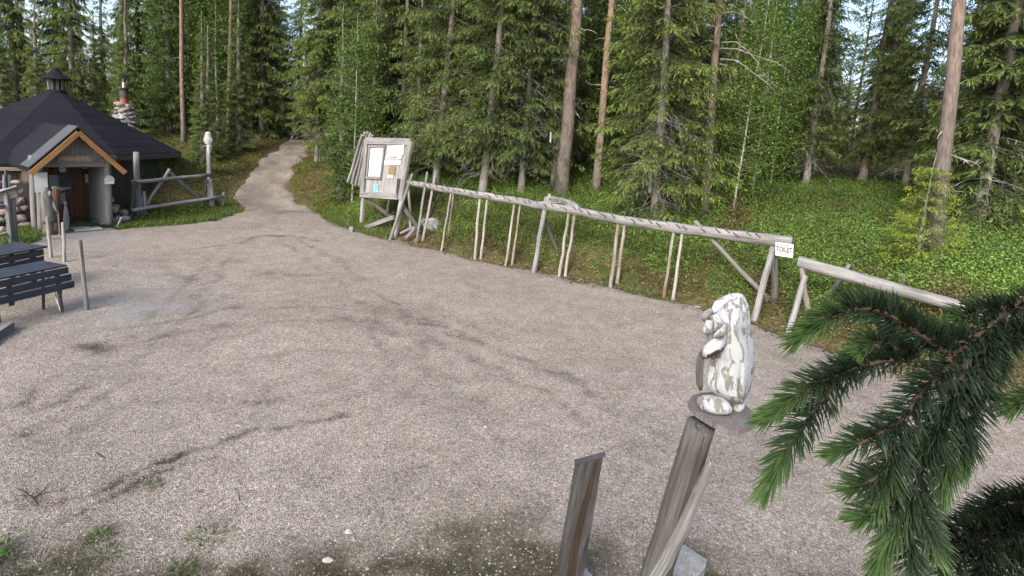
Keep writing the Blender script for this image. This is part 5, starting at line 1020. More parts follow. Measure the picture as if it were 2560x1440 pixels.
T('biS', 405, 440, 0, 'birch_sapling', 'leafy sapling below the right hut eave', 'sapling', rot=4.5, scale=.5)
# left wall of spruces behind the hut
LEFT = [(-75, 26, 'spE', 1.0), (42, 27, 'spE', 1.0), (66, 36, 'spC', .62), (150, 29, 'spE', 1.0), (186, 27, 'spC', .98), (205, 38, 'spE', .5), (262, 30, 'spC', .62), (312, 28, 'spE', .72), (350, 29, 'spC', 1.05), (398, 31, 'spE', 1.1), (424, 26, 'spC', .9), (318, 24, 'spC', .5), (240, 37, 'spE', .45), (96, 24, 'spC', .42), (8, 24, 'spC', .42)]
names_ = ['at the picture edge', 'left of the smoke vent', 'behind the left end of the hut roof', 'directly behind the smoke vent', 'right of the smoke vent', 'between the vent and the chimney, farther back', 'low and young between vent and chimney', 'behind the chimney pipe', 'right of the chimney', 'dark and tall right of the chimney', 'bushy, left of the first birch', 'short, beside the chimney stones', 'low and distant in the bright sky gap', 'short, behind the hut roof', 'short, above the left roof ridge']
for (px, dp, key, sc_), nm in zip(LEFT, names_): T(key, px, 0, 0, 'spruce_tree', 'dense spruce ' + nm, 'tree', 'spruces behind the hut', depth=dp, rot=px * .37, scale=sc_, wide=.78)
# deeper forest
rng = np.random.RandomState(77); taken = []; deep = []
def try_place(px, dp, key, sc_, mind=1.3):
    p = at_depth(px, dp)
    if path_sd(np.array([p[0]]), np.array([p[1]]))[0] < 1.2: return
    if any((p[0] - t[0]) ** 2 + (p[1] - t[1]) ** 2 < mind ** 2 for t in taken): return
    taken.append(p); deep.append((key, px, dp, sc_))
for i in range(260):
    px = rng.uniform(440, 2010); try_place(px, rng.uniform(24, 44), rng.choice(['spA', 'spB', 'spD', 'spE', 'spF', 'spC', 'spD', 'piD', 'biA'], p=[.14, .12, .13, .13, .11, .11, .08, .04, .14]), rng.uniform(.85, 1.25), 1.7)
    if len(deep) >= 88: break
for i in range(120):
    try_place(rng.uniform(430, 2000), rng.uniform(21, 34), rng.choice(['spC', 'spE']), rng.uniform(.28, .55), 1.2)
    if len(deep) >= 88 + 34: break
n1 = len(deep)
for i in range(90):
    px = rng.uniform(2000, 2700); dp = rng.uniform(19, 44)
    if (2270 < px < 2385 or 2045 < px < 2105) and dp > 16: continue
    try_place(px, dp, rng.choice(['spD', 'spE', 'spB', 'spA', 'piD', 'biA'], p=[.4, .16, .16, .16, .08, .04]), rng.uniform(.75, 1.1), 1.8)
    if len(deep) >= n1 + 26: break
for i in range(60):
    px = rng.uniform(2410, 2680); try_place(px, rng.uniform(13.5, 24), rng.choice(['spE', 'spA', 'spC']), rng.uniform(.9, 1.15), 1.6)
    if len(deep) >= n1 + 26 + 16: break
for i in range(80):
    px = rng.uniform(1950, 2700); try_place(px, rng.uniform(44, 66), rng.choice(['spC', 'spE']), rng.uniform(.3, .55), 2.2)
    if len(deep) >= n1 + 26 + 16 + 26: break
for i, px in enumerate((2275, 2300, 2322, 2345, 2368, 2392, 2050, 2075, 2100)): try_place(px, 41 + 3.1 * (i * 2 % 5), 'spE' if i % 2 else 'spC', (.5, .42, .56, .46)[i % 4], .9)
KL = dict(spA='spruce', spB='spruce', spD='spruce', spE='spruce', spF='spruce', spC='spruce', piD='pine', biA='birch')
ZONES = [(700, 'above the log railing and owl'), (900, 'beyond the top of the path'), (1080, 'behind the notice board'), (1330, 'behind the left half of the long rail'), (1560, 'behind the thickest pine'), (1850, 'behind the lichen hung spruce'), (2050, 'behind the leafy birch'), (2290, 'beyond the green clearing'), (2450, 'behind the big bare pine'), (2545, 'right of the big bare pine'), (9999, 'at the dark right edge')]
ORD = ['nearest', 'second nearest', 'third nearest', 'fourth nearest', 'fifth nearest', 'sixth nearest', 'seventh nearest', 'eighth nearest', 'ninth nearest', 'tenth nearest', 'eleventh nearest', 'twelfth nearest', 'farthest', 'faintest', 'most hidden', 'darkest', 'thinnest', 'dimmest', 'least lit', 'last seen', 'most shaded', 'barely seen']
cnt = {}
for key, px, dp, sc_ in sorted(deep, key=lambda t: t[2]):
    k = KL[key]; zone = next(z for lim, z in ZONES if px < lim); kk = ('young ' if sc_ < .6 else '') + k; c = cnt.get((kk, zone), 0); cnt[(kk, zone)] = c + 1
    T(key, px, 0, 0, k + '_tree', f'{ORD[min(c, 21)]} {kk} of the forest {zone}', 'tree', f'{kk} trees {zone}', depth=dp, rot=rng.uniform(0, 6.28), scale=sc_)
for r, parts in PROTO.values():
    for q in parts: bpy.data.objects.remove(q)
    bpy.data.objects.remove(r)
# ------------------------------------------------------------------ undergrowth: leaves of bilberry and heath, grass
def leaf_field(name, pts, hts, size, cols, mat, rng, blades=False):
    n = len(pts); D = rng.randn(n, 3); D[:, 2] = np.abs(D[:, 2]) * (2.2 if blades else .5) + (.6 if blades else .05); D /= np.linalg.norm(D, axis=1, keepdims=True)
    return quads(name, needles_from(pts + np.stack([np.zeros(n), np.zeros(n), hts], 1), D, size[:, 0], size[:, 1], rng, 1.0), cols, mat)
def scatter(n, x0, x1, y0, y1, keep, rng, power=2.0, near=8.0):
    x = rng.uniform(x0, x1, n); y = rng.uniform(y0, y1, n); d = np.hypot(x, y); k = keep(x, y) * np.minimum(1, (near / d) ** power); m = rng.rand(n) < k
    v = np.stack([x, y, np.zeros(n)], 1) - CAM; dep = v @ c_f; u = (v @ c_r) / np.maximum(dep, .1) * FPX; m &= (np.abs(u) < 1450) & (dep > 1); return x[m], y[m]
rng = np.random.RandomState(5)
def keep_r(x, y): s = yard_sd(x, y); w = sstep(-8.0, -3.5, x - 0.12 * (y - 18)); return sstep(.15, .9, s + .5 * (vnoise(x, y, .5, 81) - .5)) * (w > .35) * (.5 + .5 * sstep(.30, .5, vnoise(x, y, 1.4, 82) + .3 * sstep(1, 3, s)))
def bilberry(n, x0, x1, y0, y1, size, seed, name, per=6):
    rng = np.random.RandomState(seed); x, y = scatter(n, x0, x1, y0, y1, keep_r, rng, 1.6, 14); x = np.repeat(x, per); y = np.repeat(y, per); cl = np.repeat(rng.rand(len(x) // per), per)
    x = x + rng.randn(len(x)) * size * 1.3; y = y + rng.randn(len(x)) * size * 1.3; s = yard_sd(x, y); dens = vnoise(x, y, 1.3, 83)
    h = rng.rand(len(x)) ** .7 * (.08 + .26 * sstep(.2, 1.5, s)) * (.3 + cl * 1.1); z = terrain(x, y) - .02
    br = sstep(.66, .84, .6 * vnoise(x, y, .8, 84) + .4 * vnoise(x, y, 2.7, 94) + .5 * sstep(1.8, 0, s))[:, None]; t = rng.rand(len(x), 1); gcol = np.array([.055, .100, .022]) * (1 - t) + np.array([.135, .215, .050]) * t; bcol = np.array([.055, .045, .022]) * (1 - t) + np.array([.14, .108, .056]) * t
    c = np.where(rng.rand(len(x), 1) < br * .75, bcol, gcol) * (.45 + .5 * dens[:, None] + .55 * vnoise(x, y, 3.1, 95)[:, None]) * (.45 + 1.0 * cl[:, None]) * rng.uniform(.75, 1.25, (len(x), 1))  # broad noise varies leaf tone and paints in patches of shade
    o = leaf_field(name, np.stack([x, y, z], 1), h, np.stack([rng.uniform(.8, 1.4, len(x)) * size, rng.uniform(.5, .9, len(x)) * size], 1), c, L_GROUND, rng); o['kind'] = 'stuff'; return o
bilberry(150000, -6, 16, 8, 22, .037, 1, 'bilberry_undergrowth')
bilberry(75000, -14, 34, 18, 46, .055, 2, 'distant_undergrowth', 4)
def keep_l(x, y):
    s = yard_sd(x, y); w = sstep(-8.0, -3.5, x - 0.12 * (y - 18)); p = path_sd(x, y); hd = np.hypot(x - hc[0], y - hc[1])
    return sstep(.0, .5, s + .5 * (vnoise(x, y, .4, 85) - .5)) * sstep(.0, .6, p + .5 * (vnoise(x, y, .5, 86) - .5)) * (w < .75) * (hd > 2.9) * (.35 + .65 * vnoise(x, y, .9, 87))
x, y = scatter(120000, -17, -2, 14, 34, keep_l, rng, 1.0, 16); x = np.repeat(x, 4) + rng.randn(len(x) * 4) * .05; y = np.repeat(y, 4) + rng.randn(len(y) * 4) * .05
s = yard_sd(x, y); gr = sstep(4.0, 1.0, s + 2.5 * (vnoise(x, y, 1.5, 88) - .5)); t = rng.rand(len(x), 1); gcol = np.array([.055, .085, .018]) * (1 - t) + np.array([.13, .18, .04]) * t; bcol = np.array([.080, .070, .032]) * (1 - t) + np.array([.17, .145, .068]) * t
c = np.where(rng.rand(len(x), 1) < np.clip(gr * .85 + .30, 0, 1)[:, None], gcol, bcol) * (.7 + .6 * vnoise(x, y, .5, 89))[:, None]
o = leaf_field('heath_undergrowth', np.stack([x, y, terrain(x, y) - .02], 1), rng.rand(len(x)) ** .8 * (.06 + .12 * vnoise(x, y, .7, 90) * sstep(0, 1, s)), np.stack([rng.uniform(.035, .07, len(x)), rng.uniform(.02, .045, len(x))], 1), c, L_GROUND, rng); o['kind'] = 'stuff'
# grass along the edges and on the bank by the railing
def keep_g(x, y):
    s = yard_sd(x, y); p = path_sd(x, y); gl_ = np.exp(-((s - .4) / .7) ** 2) * (x < -3.5); return np.clip(gl_ * sstep(-.1, .3, p), 0, 1) * sstep(-.15, .2, s)
x, y = scatter(150000, -16, -3, 11, 23, keep_g, rng, 0, 8); hh = rng.uniform(.08, .22, len(x)); t = rng.rand(len(x), 1)
o = leaf_field('grass', np.stack([x, y, terrain(x, y) - .02], 1), hh * 0, np.stack([hh, np.full(len(x), .016)], 1), np.array([.05, .085, .02]) * (1 - t) + np.array([.14, .19, .05]) * t, L_GROUND, rng, True); o['kind'] = 'stuff'
# dead leaves, needles and chips where the gravel meets the bank
x, y = scatter(170000, -9, 13, 6, 21, lambda x, y: np.exp(-((yard_sd(x, y) - .25) / .4) ** 2) * (path_sd(x, y) > .1), rng, 1.0, 12); t = rng.rand(len(x), 1); u = rng.rand(len(x), 1)
c = np.array([.035, .027, .019]) * (1 - t) + np.array([.12, .095, .068]) * t; c = np.where(u < .12, np.array([.30, .28, .25]), np.where(u > .72, np.array([.06, .085, .02]) + t * np.array([.06, .07, .02]), c))
n_ = len(x); D = rng.randn(n_, 3); D[:, 2] *= .22; D /= np.linalg.norm(D, axis=1, keepdims=True)
o = quads('leaf_litter', needles_from(np.stack([x, y, terrain(x, y) + .005 + rng.rand(n_) * .025], 1), D, rng.uniform(.03, .09, n_), rng.uniform(.012, .035, n_), rng, .35), c, L_GROUND); o['kind'] = 'stuff'
# ------------------------------------------------------------------ pebbles, twigs, tufts on the yard
rng = np.random.RandomState(9)
def pebbles(name, n, x0, x1, y0, y1, s0, s1, near):
    x, y = scatter(n, x0, x1, y0, y1, lambda x, y: (yard_sd(x, y) < .1) * (.35 + .65 * vnoise(x, y, .8, 91)), rng, 2.0, near); k = len(x); s = rng.uniform(s0, s1, k) * rng.uniform(.6, 1.3, k)
    O = np.array([(1, 0, 0), (0, 1, 0), (-1, 0, 0), (0, -1, 0), (0, 0, 1), (0, 0, -1)], float); V = O[None] * (1 + .35 * (rng.rand(k, 6, 1) - .5)); a = rng.rand(k) * 6.28; ca, sa_ = np.cos(a), np.sin(a); sx = rng.uniform(.7, 1.3, k)
    X = V[..., 0] * sx[:, None]; Y = V[..., 1]; P = np.stack([X * ca[:, None] - Y * sa_[:, None], X * sa_[:, None] + Y * ca[:, None], V[..., 2] * .55], -1) * s[:, None, None] + np.stack([x, y, yard_z(x, y) + s * .15], 1)[:, None]
    Fq = np.array([(0, 1, 4, 4), (1, 2, 4, 4), (2, 3, 4, 4), (3, 0, 4, 4)]); tri = [(0, 1, 4), (1, 2, 4), (2, 3, 4), (3, 0, 4)]
    me = bpy.data.meshes.new(name); me.vertices.add(k * 6); me.vertices.foreach_set('co', P.astype(np.float32).ravel()); ix = (np.arange(k)[:, None, None] * 6 + np.array(tri)[None]).astype(np.int32); m = k * 4
    me.loops.add(m * 3); me.loops.foreach_set('vertex_index', ix.ravel()); me.polygons.add(m); me.polygons.foreach_set('loop_start', np.arange(0, m * 3, 3, dtype=np.int32))
    t = rng.rand(k, 1); c = (np.array([.10, .088, .082]) * (1 - t) + np.array([.30, .275, .265]) * t); c = np.where(rng.rand(k, 1) < .025, np.array([.36, .36, .36]), c); c = np.where(rng.rand(k, 1) < .12, np.array([.22, .15, .125]), c)
    at = me.color_attributes.new('tint', 'FLOAT_COLOR', 'POINT'); at.data.foreach_set('color', np.repeat(np.concatenate([c, np.ones((k, 1))], 1)[:, None], 6, 1).astype(np.float32).ravel()); me.update(calc_edges=True); me.materials.append(M_PEB)
    o = bpy.data.objects.new(name, me); COL.objects.link(o); o['kind'] = 'stuff'; return o
M_PEB, nt_, bs_ = new_mat('loose pebbles'); nt_.links.new(N(nt_, 'ShaderNodeAttribute', attribute_name='tint').outputs['Color'], bs_.inputs['Base Color']); bs_.inputs['Roughness'].default_value = .95; bs_.inputs['Specular IOR Level'].default_value = .15
pebbles('gravel', 230000, -13, 9, 3.2, 20, .004, .012, 5.5)
for i, (q, sz, mt, lab) in enumerate((((820, 1408), (.10, .07, .06), M_WSTONE, 'largest pale angular stone lying at the bottom edge'), ((871, 1335), (.075, .06, .05), M_WSTONE, 'pale grey stone among grass, middle of the lower edge'), ((882, 1352), (.06, .05, .04), M_STONEG, 'flat grey stone below the pale grey one'), ((981, 1340), (.05, .04, .035), M_STONE, 'small pinkish stone right of the pale stones'), ((1213, 1070), (.06, .035, .03), M_WSTONE, 'bright white stone alone in the middle gravel'), ((1288, 1352), (.10, .04, .025), M_WSTONE, 'white flat chip lying left of the slab post'), ((380, 1352), (.045, .04, .035), M_WSTONE, 'small bright white stone by the grass tufts'), ((1043, 1294), (.06, .05, .035), M_STONEG, 'grey stone above the pale sticks'), ((1112, 922), (.07, .03, .02), M_TWIG, 'dark bark chip alone in the open gravel'), ((1742, 768), (.16, .1, .03), M_WSTONE, 'flat white chip at the edge behind the statue head'), ((344, 962), (.05, .04, .03), M_WSTONE, 'tiny white stone in the left gravel'), ((283, 580), (.2, .06, .03), M_WSTONE, 'white flat chip before the porch slabs'))):
    mb = MB(); p = hit(*q); mb.rock(p + UPZ * sz[2] * .4, sz, 500 + i, 11); solo('stone' if mt is not M_TWIG else 'bark_chip', mb, mt, lab, 'stone' if mt is not M_TWIG else 'bark')
def twig(pts, r0, mat, label, subs=(), name='twig', lift=.008):
    W_ = [hit(*q) + UPZ * (lift + .012 * (i % 2)) for i, q in enumerate(pts)]; mb = MB(); mb.tube(W_, np.linspace(r0, r0 * .45, len(W_)), 5, .2, int(pts[0][0]))
    for sp in subs: S = [hit(*q) + UPZ * (lift + .01) for q in sp]; mb.tube(S, np.linspace(r0 * .6, r0 * .2, len(S)), 5, .2, int(sp[0][0]))
    return solo(name, mb, mat, label, 'twig')
twig([(33, 1220), (60, 1236), (85, 1252), (115, 1236), (150, 1232), (190, 1208)], .010, M_TWIG, 'dark forked twig lying at the lower left', [((85, 1252), (112, 1228), (122, 1212)), ((150, 1234), (175, 1215), (210, 1200)), ((78, 1246), (95, 1268), (118, 1278))])
twig([(632, 1268), (590, 1258), (540, 1245), (490, 1230)], .008, M_TWIG, 'thin branching dark twig in the lower middle left', [((598, 1255), (596, 1228), (606, 1205)), ((596, 1230), (560, 1222), (520, 1228)), ((560, 1250), (545, 1262), (556, 1262))])
twig([(240, 1134), (255, 1146), (268, 1153)], .010, M_TWIG, 'short dark twig in the left gravel')
twig([(978, 1286), (984, 1305), (978, 1318), (966, 1322)], .010, W_PALE, 'curved pale stick in the lower middle')
twig([(858, 1300), (876, 1316), (886, 1332)], .007, W_GREY, 'thin grey stick beside the pale grey stone')
twig([(742, 1325), (765, 1332), (780, 1338)], .008, W_GREY, 'straight grey stick left of the pale grey stone')
twig([(1005, 1315), (1020, 1325), (1040, 1336)], .006, W_GREY, 'thin grey stick right of the curved pale one')
twig([(960, 1398), (985, 1402), (1025, 1396)], .013, W_GREY, 'flat grey bark splinter near the bottom edge')
twig([(1258, 1214), (1275, 1206), (1282, 1200)], .007, W_PALE, 'small pale stick in the middle gravel')
twig([(1203, 1166), (1211, 1176), (1216, 1184)], .007, W_PALE, 'pale stick above the small one in the middle gravel')
twig([(1487, 1285), (1496, 1292), (1503, 1300)], .011, W_GREY, 'grey stick right of the slab post')
twig([(1333, 1278), (1337, 1290)], .008, W_PALE, 'short pale stick left of the slab post')
twig([(660, 1180), (690, 1182), (700, 1186)], .005, M_TWIG, 'tiny dark stick right of the arc shaped rut')
twig([(488, 1200), (500, 1196), (515, 1193)], .005, M_TWIG, 'tiny dark stick below the arc shaped rut')
twig([(279, 670), (290, 666), (302, 662)], .012, W_GREY, 'short grey stick in the gravel right of the near stake')
def tuft(px, py, r, h, n, label, dry=.2, seed=0):
    rng = np.random.RandomState(seed + int(px)); p = hit(px, py); r *= .8; h *= .75; n = int(n * .6); a = rng.rand(n) * 6.28; q = np.sqrt(rng.rand(n)) * r; B = p + np.stack([np.cos(a) * q, np.sin(a) * q, np.full(n, -.01)], 1); D = np.stack([np.cos(a) * q / r * .9, np.sin(a) * q / r * .9, np.ones(n)], 1) + rng.randn(n, 3) * .25; D /= np.linalg.norm(D, axis=1, keepdims=True); L = h * rng.uniform(.5, 1.1, n); S = np.cross(D, rng.randn(n, 3)); S /= np.linalg.norm(S, axis=1, keepdims=True); w = .0028 + .0012 * rng.rand(n); Mid = B + D * (L * .55)[:, None]; Dr = D + np.stack([np.cos(a) * .8, np.sin(a) * .8, -rng.uniform(.2, 1.1, n)], 1); Tp = Mid + Dr * (L * .45)[:, None]
    V = np.concatenate([np.stack([B - S * w[:, None], B + S * w[:, None], Mid + S * w[:, None] * .8, Mid - S * w[:, None] * .8], 1), np.stack([Mid - S * w[:, None] * .8, Mid + S * w[:, None] * .8, Tp + S * w[:, None] * .15, Tp - S * w[:, None] * .15], 1)]); t = rng.rand(n, 1); c = np.where(rng.rand(n, 1) < dry, np.array([.22, .19, .11]), np.array([.03, .06, .015]) * (1 - t) + np.array([.10, .155, .04]) * t); V = V - p
    return tag(quads('grass_tuft', V, np.concatenate([c, c]), L_GROUND, None, p), label, 'grass', 'grass tufts on the yard')
for i, (px, py, r, h, n, lab) in enumerate(((385, 1215, .07, .10, 180, 'dark grass tuft growing in the arc shaped rut'), (628, 1080, .05, .07, 90, 'small bright grass tuft at the far end of the rut'), (495, 1103, .045, .06, 70, 'small grass tuft above the middle of the rut'), (520, 1345, .16, .12, 420, 'widest grass tuft near the lower left edge'), (250, 1345, .09, .13, 260, 'round green tuft left of the widest grass tuft'), (262, 1395, .11, .13, 280, 'green tuft just below the round one'), (95, 1420, .13, .12, 260, 'dry grass tuft in the lower left corner'), (460, 1425, .10, .12, 240, 'green tuft at the bottom edge below the widest one'), (375, 1430, .12, .10, 200, 'half dry tuft at the bottom edge left of the green one'), (410, 1320, .08, .07, 120, 'sparse tuft above left of the widest grass tuft'), (1500, 1218, .05, .07, 70, 'small green tuft right of the slab post top'), (1072, 1270, .05, .04, 60, 'flat green sprig in the middle gravel'), (865, 1198, .04, .05, 50, 'lone green sprig right of the rut'), (1360, 1238, .04, .04, 40, 'faint sprig left of the slab post top'), (760, 1330, .05, .05, 60, 'small sprig beside the straight grey stick'), (1228, 735, .09, .06, 60, 'green sprig alone in the upper gravel'), (1700, 1320, .05, .07, 60, 'green sprig right of the statue post'), (205, 780, .08, .07, 80, 'sprig at the foot of the near stake'))): tuft(px, py, r, h, n, lab, .45 if 'dry' in lab else .15, i)
# needles, cones and bark bits washed into the ruts
x, y = scatter(420000, -9, 6, 3.0, 12, lambda x, y: np.clip(rut_attr(x, y) * 1.2 - .12, 0, 1) ** 1.5, rng, 1.0, 6); n_ = len(x); t = rng.rand(n_, 1); D = rng.randn(n_, 3); D[:, 2] *= .15; D /= np.linalg.norm(D, axis=1, keepdims=True)
o = quads('needle_litter', needles_from(np.stack([x, y, yard_z(x, y) + .003 + rng.rand(n_) * .008], 1), D, rng.uniform(.012, .05, n_), rng.uniform(.003, .008, n_), rng, .3), np.array([.022, .016, .011]) * (1 - t) + np.array([.10, .075, .05]) * t, L_DEAD); o['kind'] = 'stuff'
# thin turf in the mossy strip and broadleaf weeds in the corner
x, y = scatter(90000, -5, 3.5, 2.6, 5.2, lambda x, y: moss_attr(x, y) ** 1.3, rng, 0, 9); t = rng.rand(len(x), 1); L_ = rng.uniform(.015, .045, len(x))
o = leaf_field('sparse_turf', np.stack([x, y, yard_z(x, y) - .003], 1), L_ * 0, np.stack([L_, np.full(len(x), .0035)], 1), np.where(rng.rand(len(x), 1) < .38, np.array([.04, .05, .016]) * (1 - t) + np.array([.085, .10, .035]) * t, np.array([.06, .05, .035]) * (1 - t) + np.array([.19, .165, .125]) * t), L_GROUND, rng, True); o['kind'] = 'stuff'
c0 = G(-10, 1420); x = c0[0] + np.abs(rng.randn(300)) * .10 - .2; y = c0[1] + rng.randn(300) * .12; o = leaf_field('weeds', np.stack([x, y, terrain(x, y)], 1), rng.rand(300) * .10, np.stack([rng.uniform(.025, .04, 300), rng.uniform(.018, .03, 300)], 1), np.array([.04, .08, .02]) + rng.rand(300, 1) * np.array([.04, .07, .02]), L_GROUND, rng); o['kind'] = 'stuff'
# odd pieces in the forest
def fallen(a, b, r_, mat, label, bendv=(0, 0, .1), nm='fallen_log', dep=None):
    A = hit(*a) if dep is None else PD(a[0], a[1], dep[0]); B = hit(*b) if dep is None else PD(b[0], b[1], dep[1]); m = (A + B) / 2 + np.array(bendv); mb = MB(); mb.tube([A + UPZ * .05, m, B + UPZ * .05], [r_, r_ * .9, r_ * .6], 7, .2, int(a[0])); return solo(nm, mb, mat, label, 'log')
for i, (a, b, lab) in enumerate((((1985, 560), (2075, 548), 'thin pale fallen branch in the green clearing'), ((2120, 610), (2190, 640), 'short fallen branch below the clearing right of the TOILET sign'), ((1560, 520), (1610, 505), 'pale fallen stick behind the middle of the long rail'), ((1150, 520), (1185, 505), 'pale fallen stick behind the left rail props'), ((2140, 560), (2215, 520), 'grey fallen stem leading to the dark trunks'))): fallen(a, b, .022, W_PALE if i < 4 else W_GREY, lab, (0, 0, .16), 'fallen_branch')
fallen((2425, 632), (2560, 630), .035, W_PALE, 'pale fallen stick on dark ground at the right edge')
fallen((1355, 395), (1460, 388), .05, W_GREY, 'grey fallen log between dark trunks behind the pines', (0, 0, .2), dep=(22, 23)); fallen((1030, 366), (1062, 366), .04, W_PALE, 'thin pale fallen stem right of the notice board frame', (0, 0, 0), dep=(20.5, 21))
A = hit(800, 406); mb = MB(); stick(mb, sunk(A), stand(799, 316, A), .045, .035, 7, .012, 2); solo('stake', mb, W_GREY, 'tall grey stake at the right edge of the path top', 'stake')
A = hit(548, 345); mb = MB(); q = [stand(x_, y_, A) for x_, y_ in ((532, 335), (555, 312), (566, 292), (580, 285), (590, 300), (593, 342))]; mb.tube(q, [.025, .03, .03, .028, .025, .02], 6, .15, 2); solo('bent_branch', mb, W_DEAD, 'dead branch bent into an arch above the owl', 'branch')
A = hit(1628, 470); A = at_depth(1628, depth_of(hit(1637, 560)) - .25); mb = MB(); q = [stand(1622, 418, A), stand(1626, 450, A), stand(1624, 482, A)]; mb.tube(q, [.05, .06, .04], 7, .4, 3); solo('hanging_bark', mb, W_PALE, 'strip of pale birch bark hung beside the lichen hung spruce', 'bark')
A = at_depth(1378, 15.4); mb = MB(); q = [stand(1377, 330, A), stand(1376, 356, A)]; mb.beam(q[0], q[1], .10, .04); solo('tree_tag', mb, W_PALE, 'small pale board fixed on the grey trunk left of the thick pine', 'board')
# ------------------------------------------------------------------ the near spruce: trunk beside the camera, boughs reaching into view
ns = thing('near_spruce', 'spruce growing beside the camera, its dark needled boughs hang into the right side', 'tree', (1.55, .55, 0))
mb = MB(); mb.tube([(1.55, .55, -.2), (1.55, .56, 1.5), (1.53, .57, 3.5), (1.50, .6, 7.0)], [.15, .13, .10, .05], 12, .12, 5); mb.build('trunk', B_SPRUCE, ns, smooth=True)
NV, NC = [], []; bw = MB(); rng = np.random.RandomState(12)
def shoot(pts, nl=.019, fresh=.35, r=.0028, dens=1.0, dark=1.0, seed=0):
    P = np.array([PD(x_, y_, d_) for x_, y_, d_ in pts]); L = np.concatenate([[0], np.cumsum(np.linalg.norm(np.diff(P, axis=0), axis=1))]); nl = nl * 1.12; n = max(int(L[-1] / .00031 * dens), 20)
    tf = np.linspace(0, L[-1], 24); C_ = np.stack([np.interp(tf, L, P[:, k]) for k in range(3)], 1)
    for _ in range(3): C_[1:-1] = (C_[:-2] + 2 * C_[1:-1] + C_[2:]) / 4
    bw.tube(C_, np.linspace(r, r * .5, 24), 6, .25, seed + 3); t = rng.rand(n); B = np.stack([np.interp(t * L[-1], tf, C_[:, k]) for k in range(3)], 1); e = np.gradient(C_, axis=0); e /= np.linalg.norm(e, axis=1, keepdims=True); D = np.stack([np.interp(t * L[-1], tf, e[:, k]) for k in range(3)], 1); D /= np.linalg.norm(D, axis=1, keepdims=True)
    up = np.array([0, 0, 1.0]); S = np.cross(D, up + rng.randn(n, 3) * .01); S /= np.linalg.norm(S, axis=1, keepdims=True); U = np.cross(S, D); a = rng.rand(n) * 2 * math.pi; a = np.where(np.sin(a) < -.3, a + math.pi * (rng.rand(n) < .55), a)
    f = sstep(1 - fresh * 1.2, 1, t); fw = .75 + .75 * f + rng.randn(n) * .12
    ND = D * fw[:, None] + (S * np.cos(a)[:, None] + U * np.sin(a)[:, None]) * (1.0 - .45 * f)[:, None] + np.array([0, 0, .10]); ND /= np.linalg.norm(ND, axis=1, keepdims=True); ln = nl * rng.uniform(.75, 1.15, n) * (1 - .25 * sstep(.92, 1, t)); w = .00072 * rng.uniform(.8, 1.25, (n, 1))
    cv = (D * .25 + np.array([0, 0, .04])) * ln[:, None]; Q_ = np.cross(ND, rng.randn(n, 3)); Q_ /= np.linalg.norm(Q_, axis=1, keepdims=True); Q2 = np.cross(ND, Q_); M_ = B + ND * (ln * .6)[:, None]; E_ = B + ND * ln[:, None] + cv * .35
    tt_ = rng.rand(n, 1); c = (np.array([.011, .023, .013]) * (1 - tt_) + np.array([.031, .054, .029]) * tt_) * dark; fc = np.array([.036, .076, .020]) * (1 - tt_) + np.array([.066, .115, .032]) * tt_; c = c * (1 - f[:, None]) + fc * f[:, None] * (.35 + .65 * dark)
    for s_ in (Q_, Q2):
        NV.append(np.stack([B - s_ * w * .7, B + s_ * w * .7, M_ + s_ * w, M_ - s_ * w], 1)); NC.append(c * .85); NV.append(np.stack([M_ - s_ * w, M_ + s_ * w, E_ + s_ * w * .25, E_ - s_ * w * .25], 1)); NC.append(c)
d = .50
main = [(2900, 640, .62), (2700, 700, .56), (2560, 752, .53), (2480, 800, .52), (2420, 855, .51), (2360, 905, .50)]
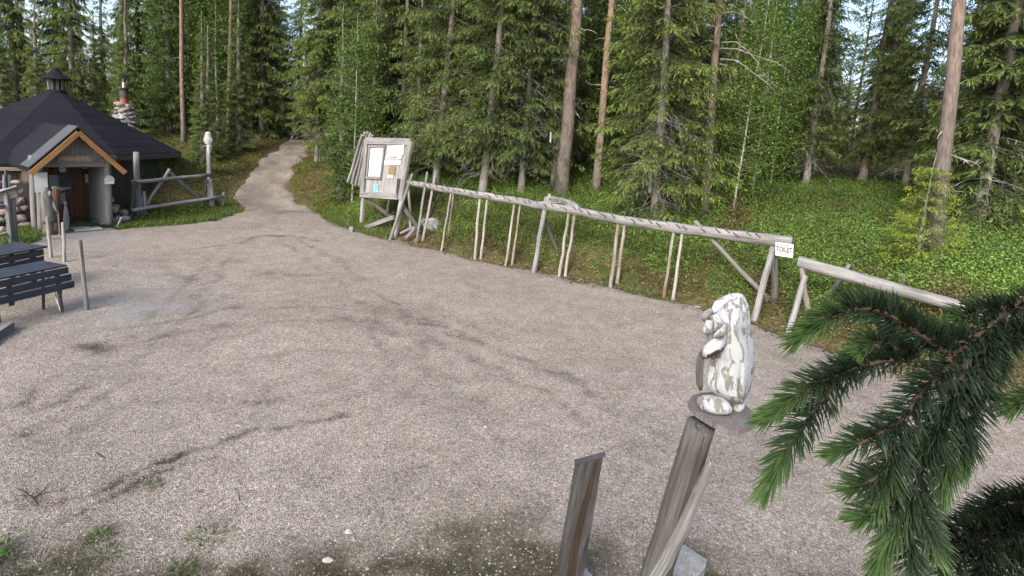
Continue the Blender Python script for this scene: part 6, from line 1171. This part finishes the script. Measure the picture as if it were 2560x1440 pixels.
SH = [(main, .018, .0, .006), ([(2370, 885, .5), (2290, 830, .49), (2200, 775, .48), (2130, 768, .47), (2060, 800, .46), (1992, 852, .45)], .021, .45, .003), ([(2420, 860, .51), (2330, 840, .5), (2240, 800, .5), (2190, 790, .49)], .02, .2, .003), ([(2300, 900, .5), (2200, 900, .49), (2110, 930, .48), (2010, 975, .47), (1912, 1050, .46)], .02, .42, .0026), ([(2150, 905, .49), (2090, 955, .48), (2020, 1050, .47), (1965, 1130, .46), (1915, 1225, .455)], .02, .45, .0026), ([(2060, 1000, .475), (2020, 1040, .47), (1960, 1050, .465)], .019, .3, .002),
      ([(2380, 905, .5), (2300, 985, .49), (2240, 1070, .48), (2220, 1180, .475), (2190, 1280, .47)], .021, .3, .003), ([(2250, 1050, .48), (2180, 1095, .475), (2085, 1135, .47)], .019, .5, .0022), ([(2225, 1170, .475), (2180, 1200, .47), (2128, 1225, .465)], .019, .45, .002), ([(2230, 1080, .48), (2190, 1060, .48), (2140, 1075, .475)], .018, .5, .002),
      ([(2420, 900, .505), (2370, 1000, .5), (2325, 1120, .49), (2280, 1240, .48), (2230, 1340, .475), (2190, 1425, .47)], .022, .38, .003), ([(2330, 1110, .49), (2260, 1150, .485), (2190, 1250, .48)], .02, .35, .0022), ([(2285, 1230, .48), (2230, 1260, .475), (2150, 1300, .47)], .02, .4, .0022), ([(2290, 1220, .48), (2310, 1300, .475), (2335, 1380, .47)], .019, .35, .0022), ([(2270, 1280, .48), (2275, 1370, .475), (2270, 1460, .47)], .019, .35, .0022),
      ([(2480, 810, .52), (2440, 930, .51), (2410, 1040, .5), (2380, 1140, .49), (2352, 1235, .485)], .021, .3, .003), ([(2410, 1040, .5), (2370, 1060, .495), (2300, 1110, .49)], .019, .3, .0022), ([(2560, 800, .53), (2500, 880, .52), (2460, 980, .51), (2430, 1080, .5), (2400, 1170, .49)], .02, .2, .003), ([(2620, 800, .54), (2560, 870, .53), (2520, 960, .52), (2490, 1020, .515)], .02, .2, .0026), ([(2640, 820, .54), (2540, 835, .525), (2450, 890, .515), (2400, 930, .51)], .02, .1, .003),
      ([(2330, 870, .5), (2260, 880, .495), (2190, 850, .49), (2140, 880, .485)], .019, .35, .0022), ([(2560, 770, .53), (2500, 770, .525), (2440, 780, .52), (2390, 800, .515)], .018, .2, .0026), ([(2690, 980, .52), (2620, 985, .51), (2560, 1000, .505), (2525, 1025, .5)], .02, .6, .0024)]
for i, (p_, nl_, fr_, r_) in enumerate(SH):
    if i in (5, 9, 18): continue
    shoot(p_, nl_, fr_, r_, 1.0 if i else .5, 1.0, i)
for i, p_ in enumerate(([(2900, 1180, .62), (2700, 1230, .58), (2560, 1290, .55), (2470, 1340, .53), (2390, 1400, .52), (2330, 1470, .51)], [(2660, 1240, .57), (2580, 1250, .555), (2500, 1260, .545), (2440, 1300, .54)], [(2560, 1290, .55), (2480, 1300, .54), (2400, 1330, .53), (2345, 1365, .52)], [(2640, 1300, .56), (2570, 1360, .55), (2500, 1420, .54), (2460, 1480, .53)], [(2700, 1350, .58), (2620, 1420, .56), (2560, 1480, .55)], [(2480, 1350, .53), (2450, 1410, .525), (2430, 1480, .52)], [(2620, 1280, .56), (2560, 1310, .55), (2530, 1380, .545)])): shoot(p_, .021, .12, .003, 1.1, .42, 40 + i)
bw.tube([(1.53, .57, 3.55), (1.15, .56, 3.52), PD(2900, 640, .62)], [.02, .014, .007], 8, .1, 1); bw.tube([(1.53, .57, 3.3), (1.15, .56, 3.22), PD(2900, 1180, .62)], [.02, .014, .007], 8, .1, 2)
bw.build('bough', M_BROWN, ns); V = np.concatenate(NV); quads('needles', V - np.array([1.55, .55, 0]), np.concatenate(NC), L_NEAR, ns)
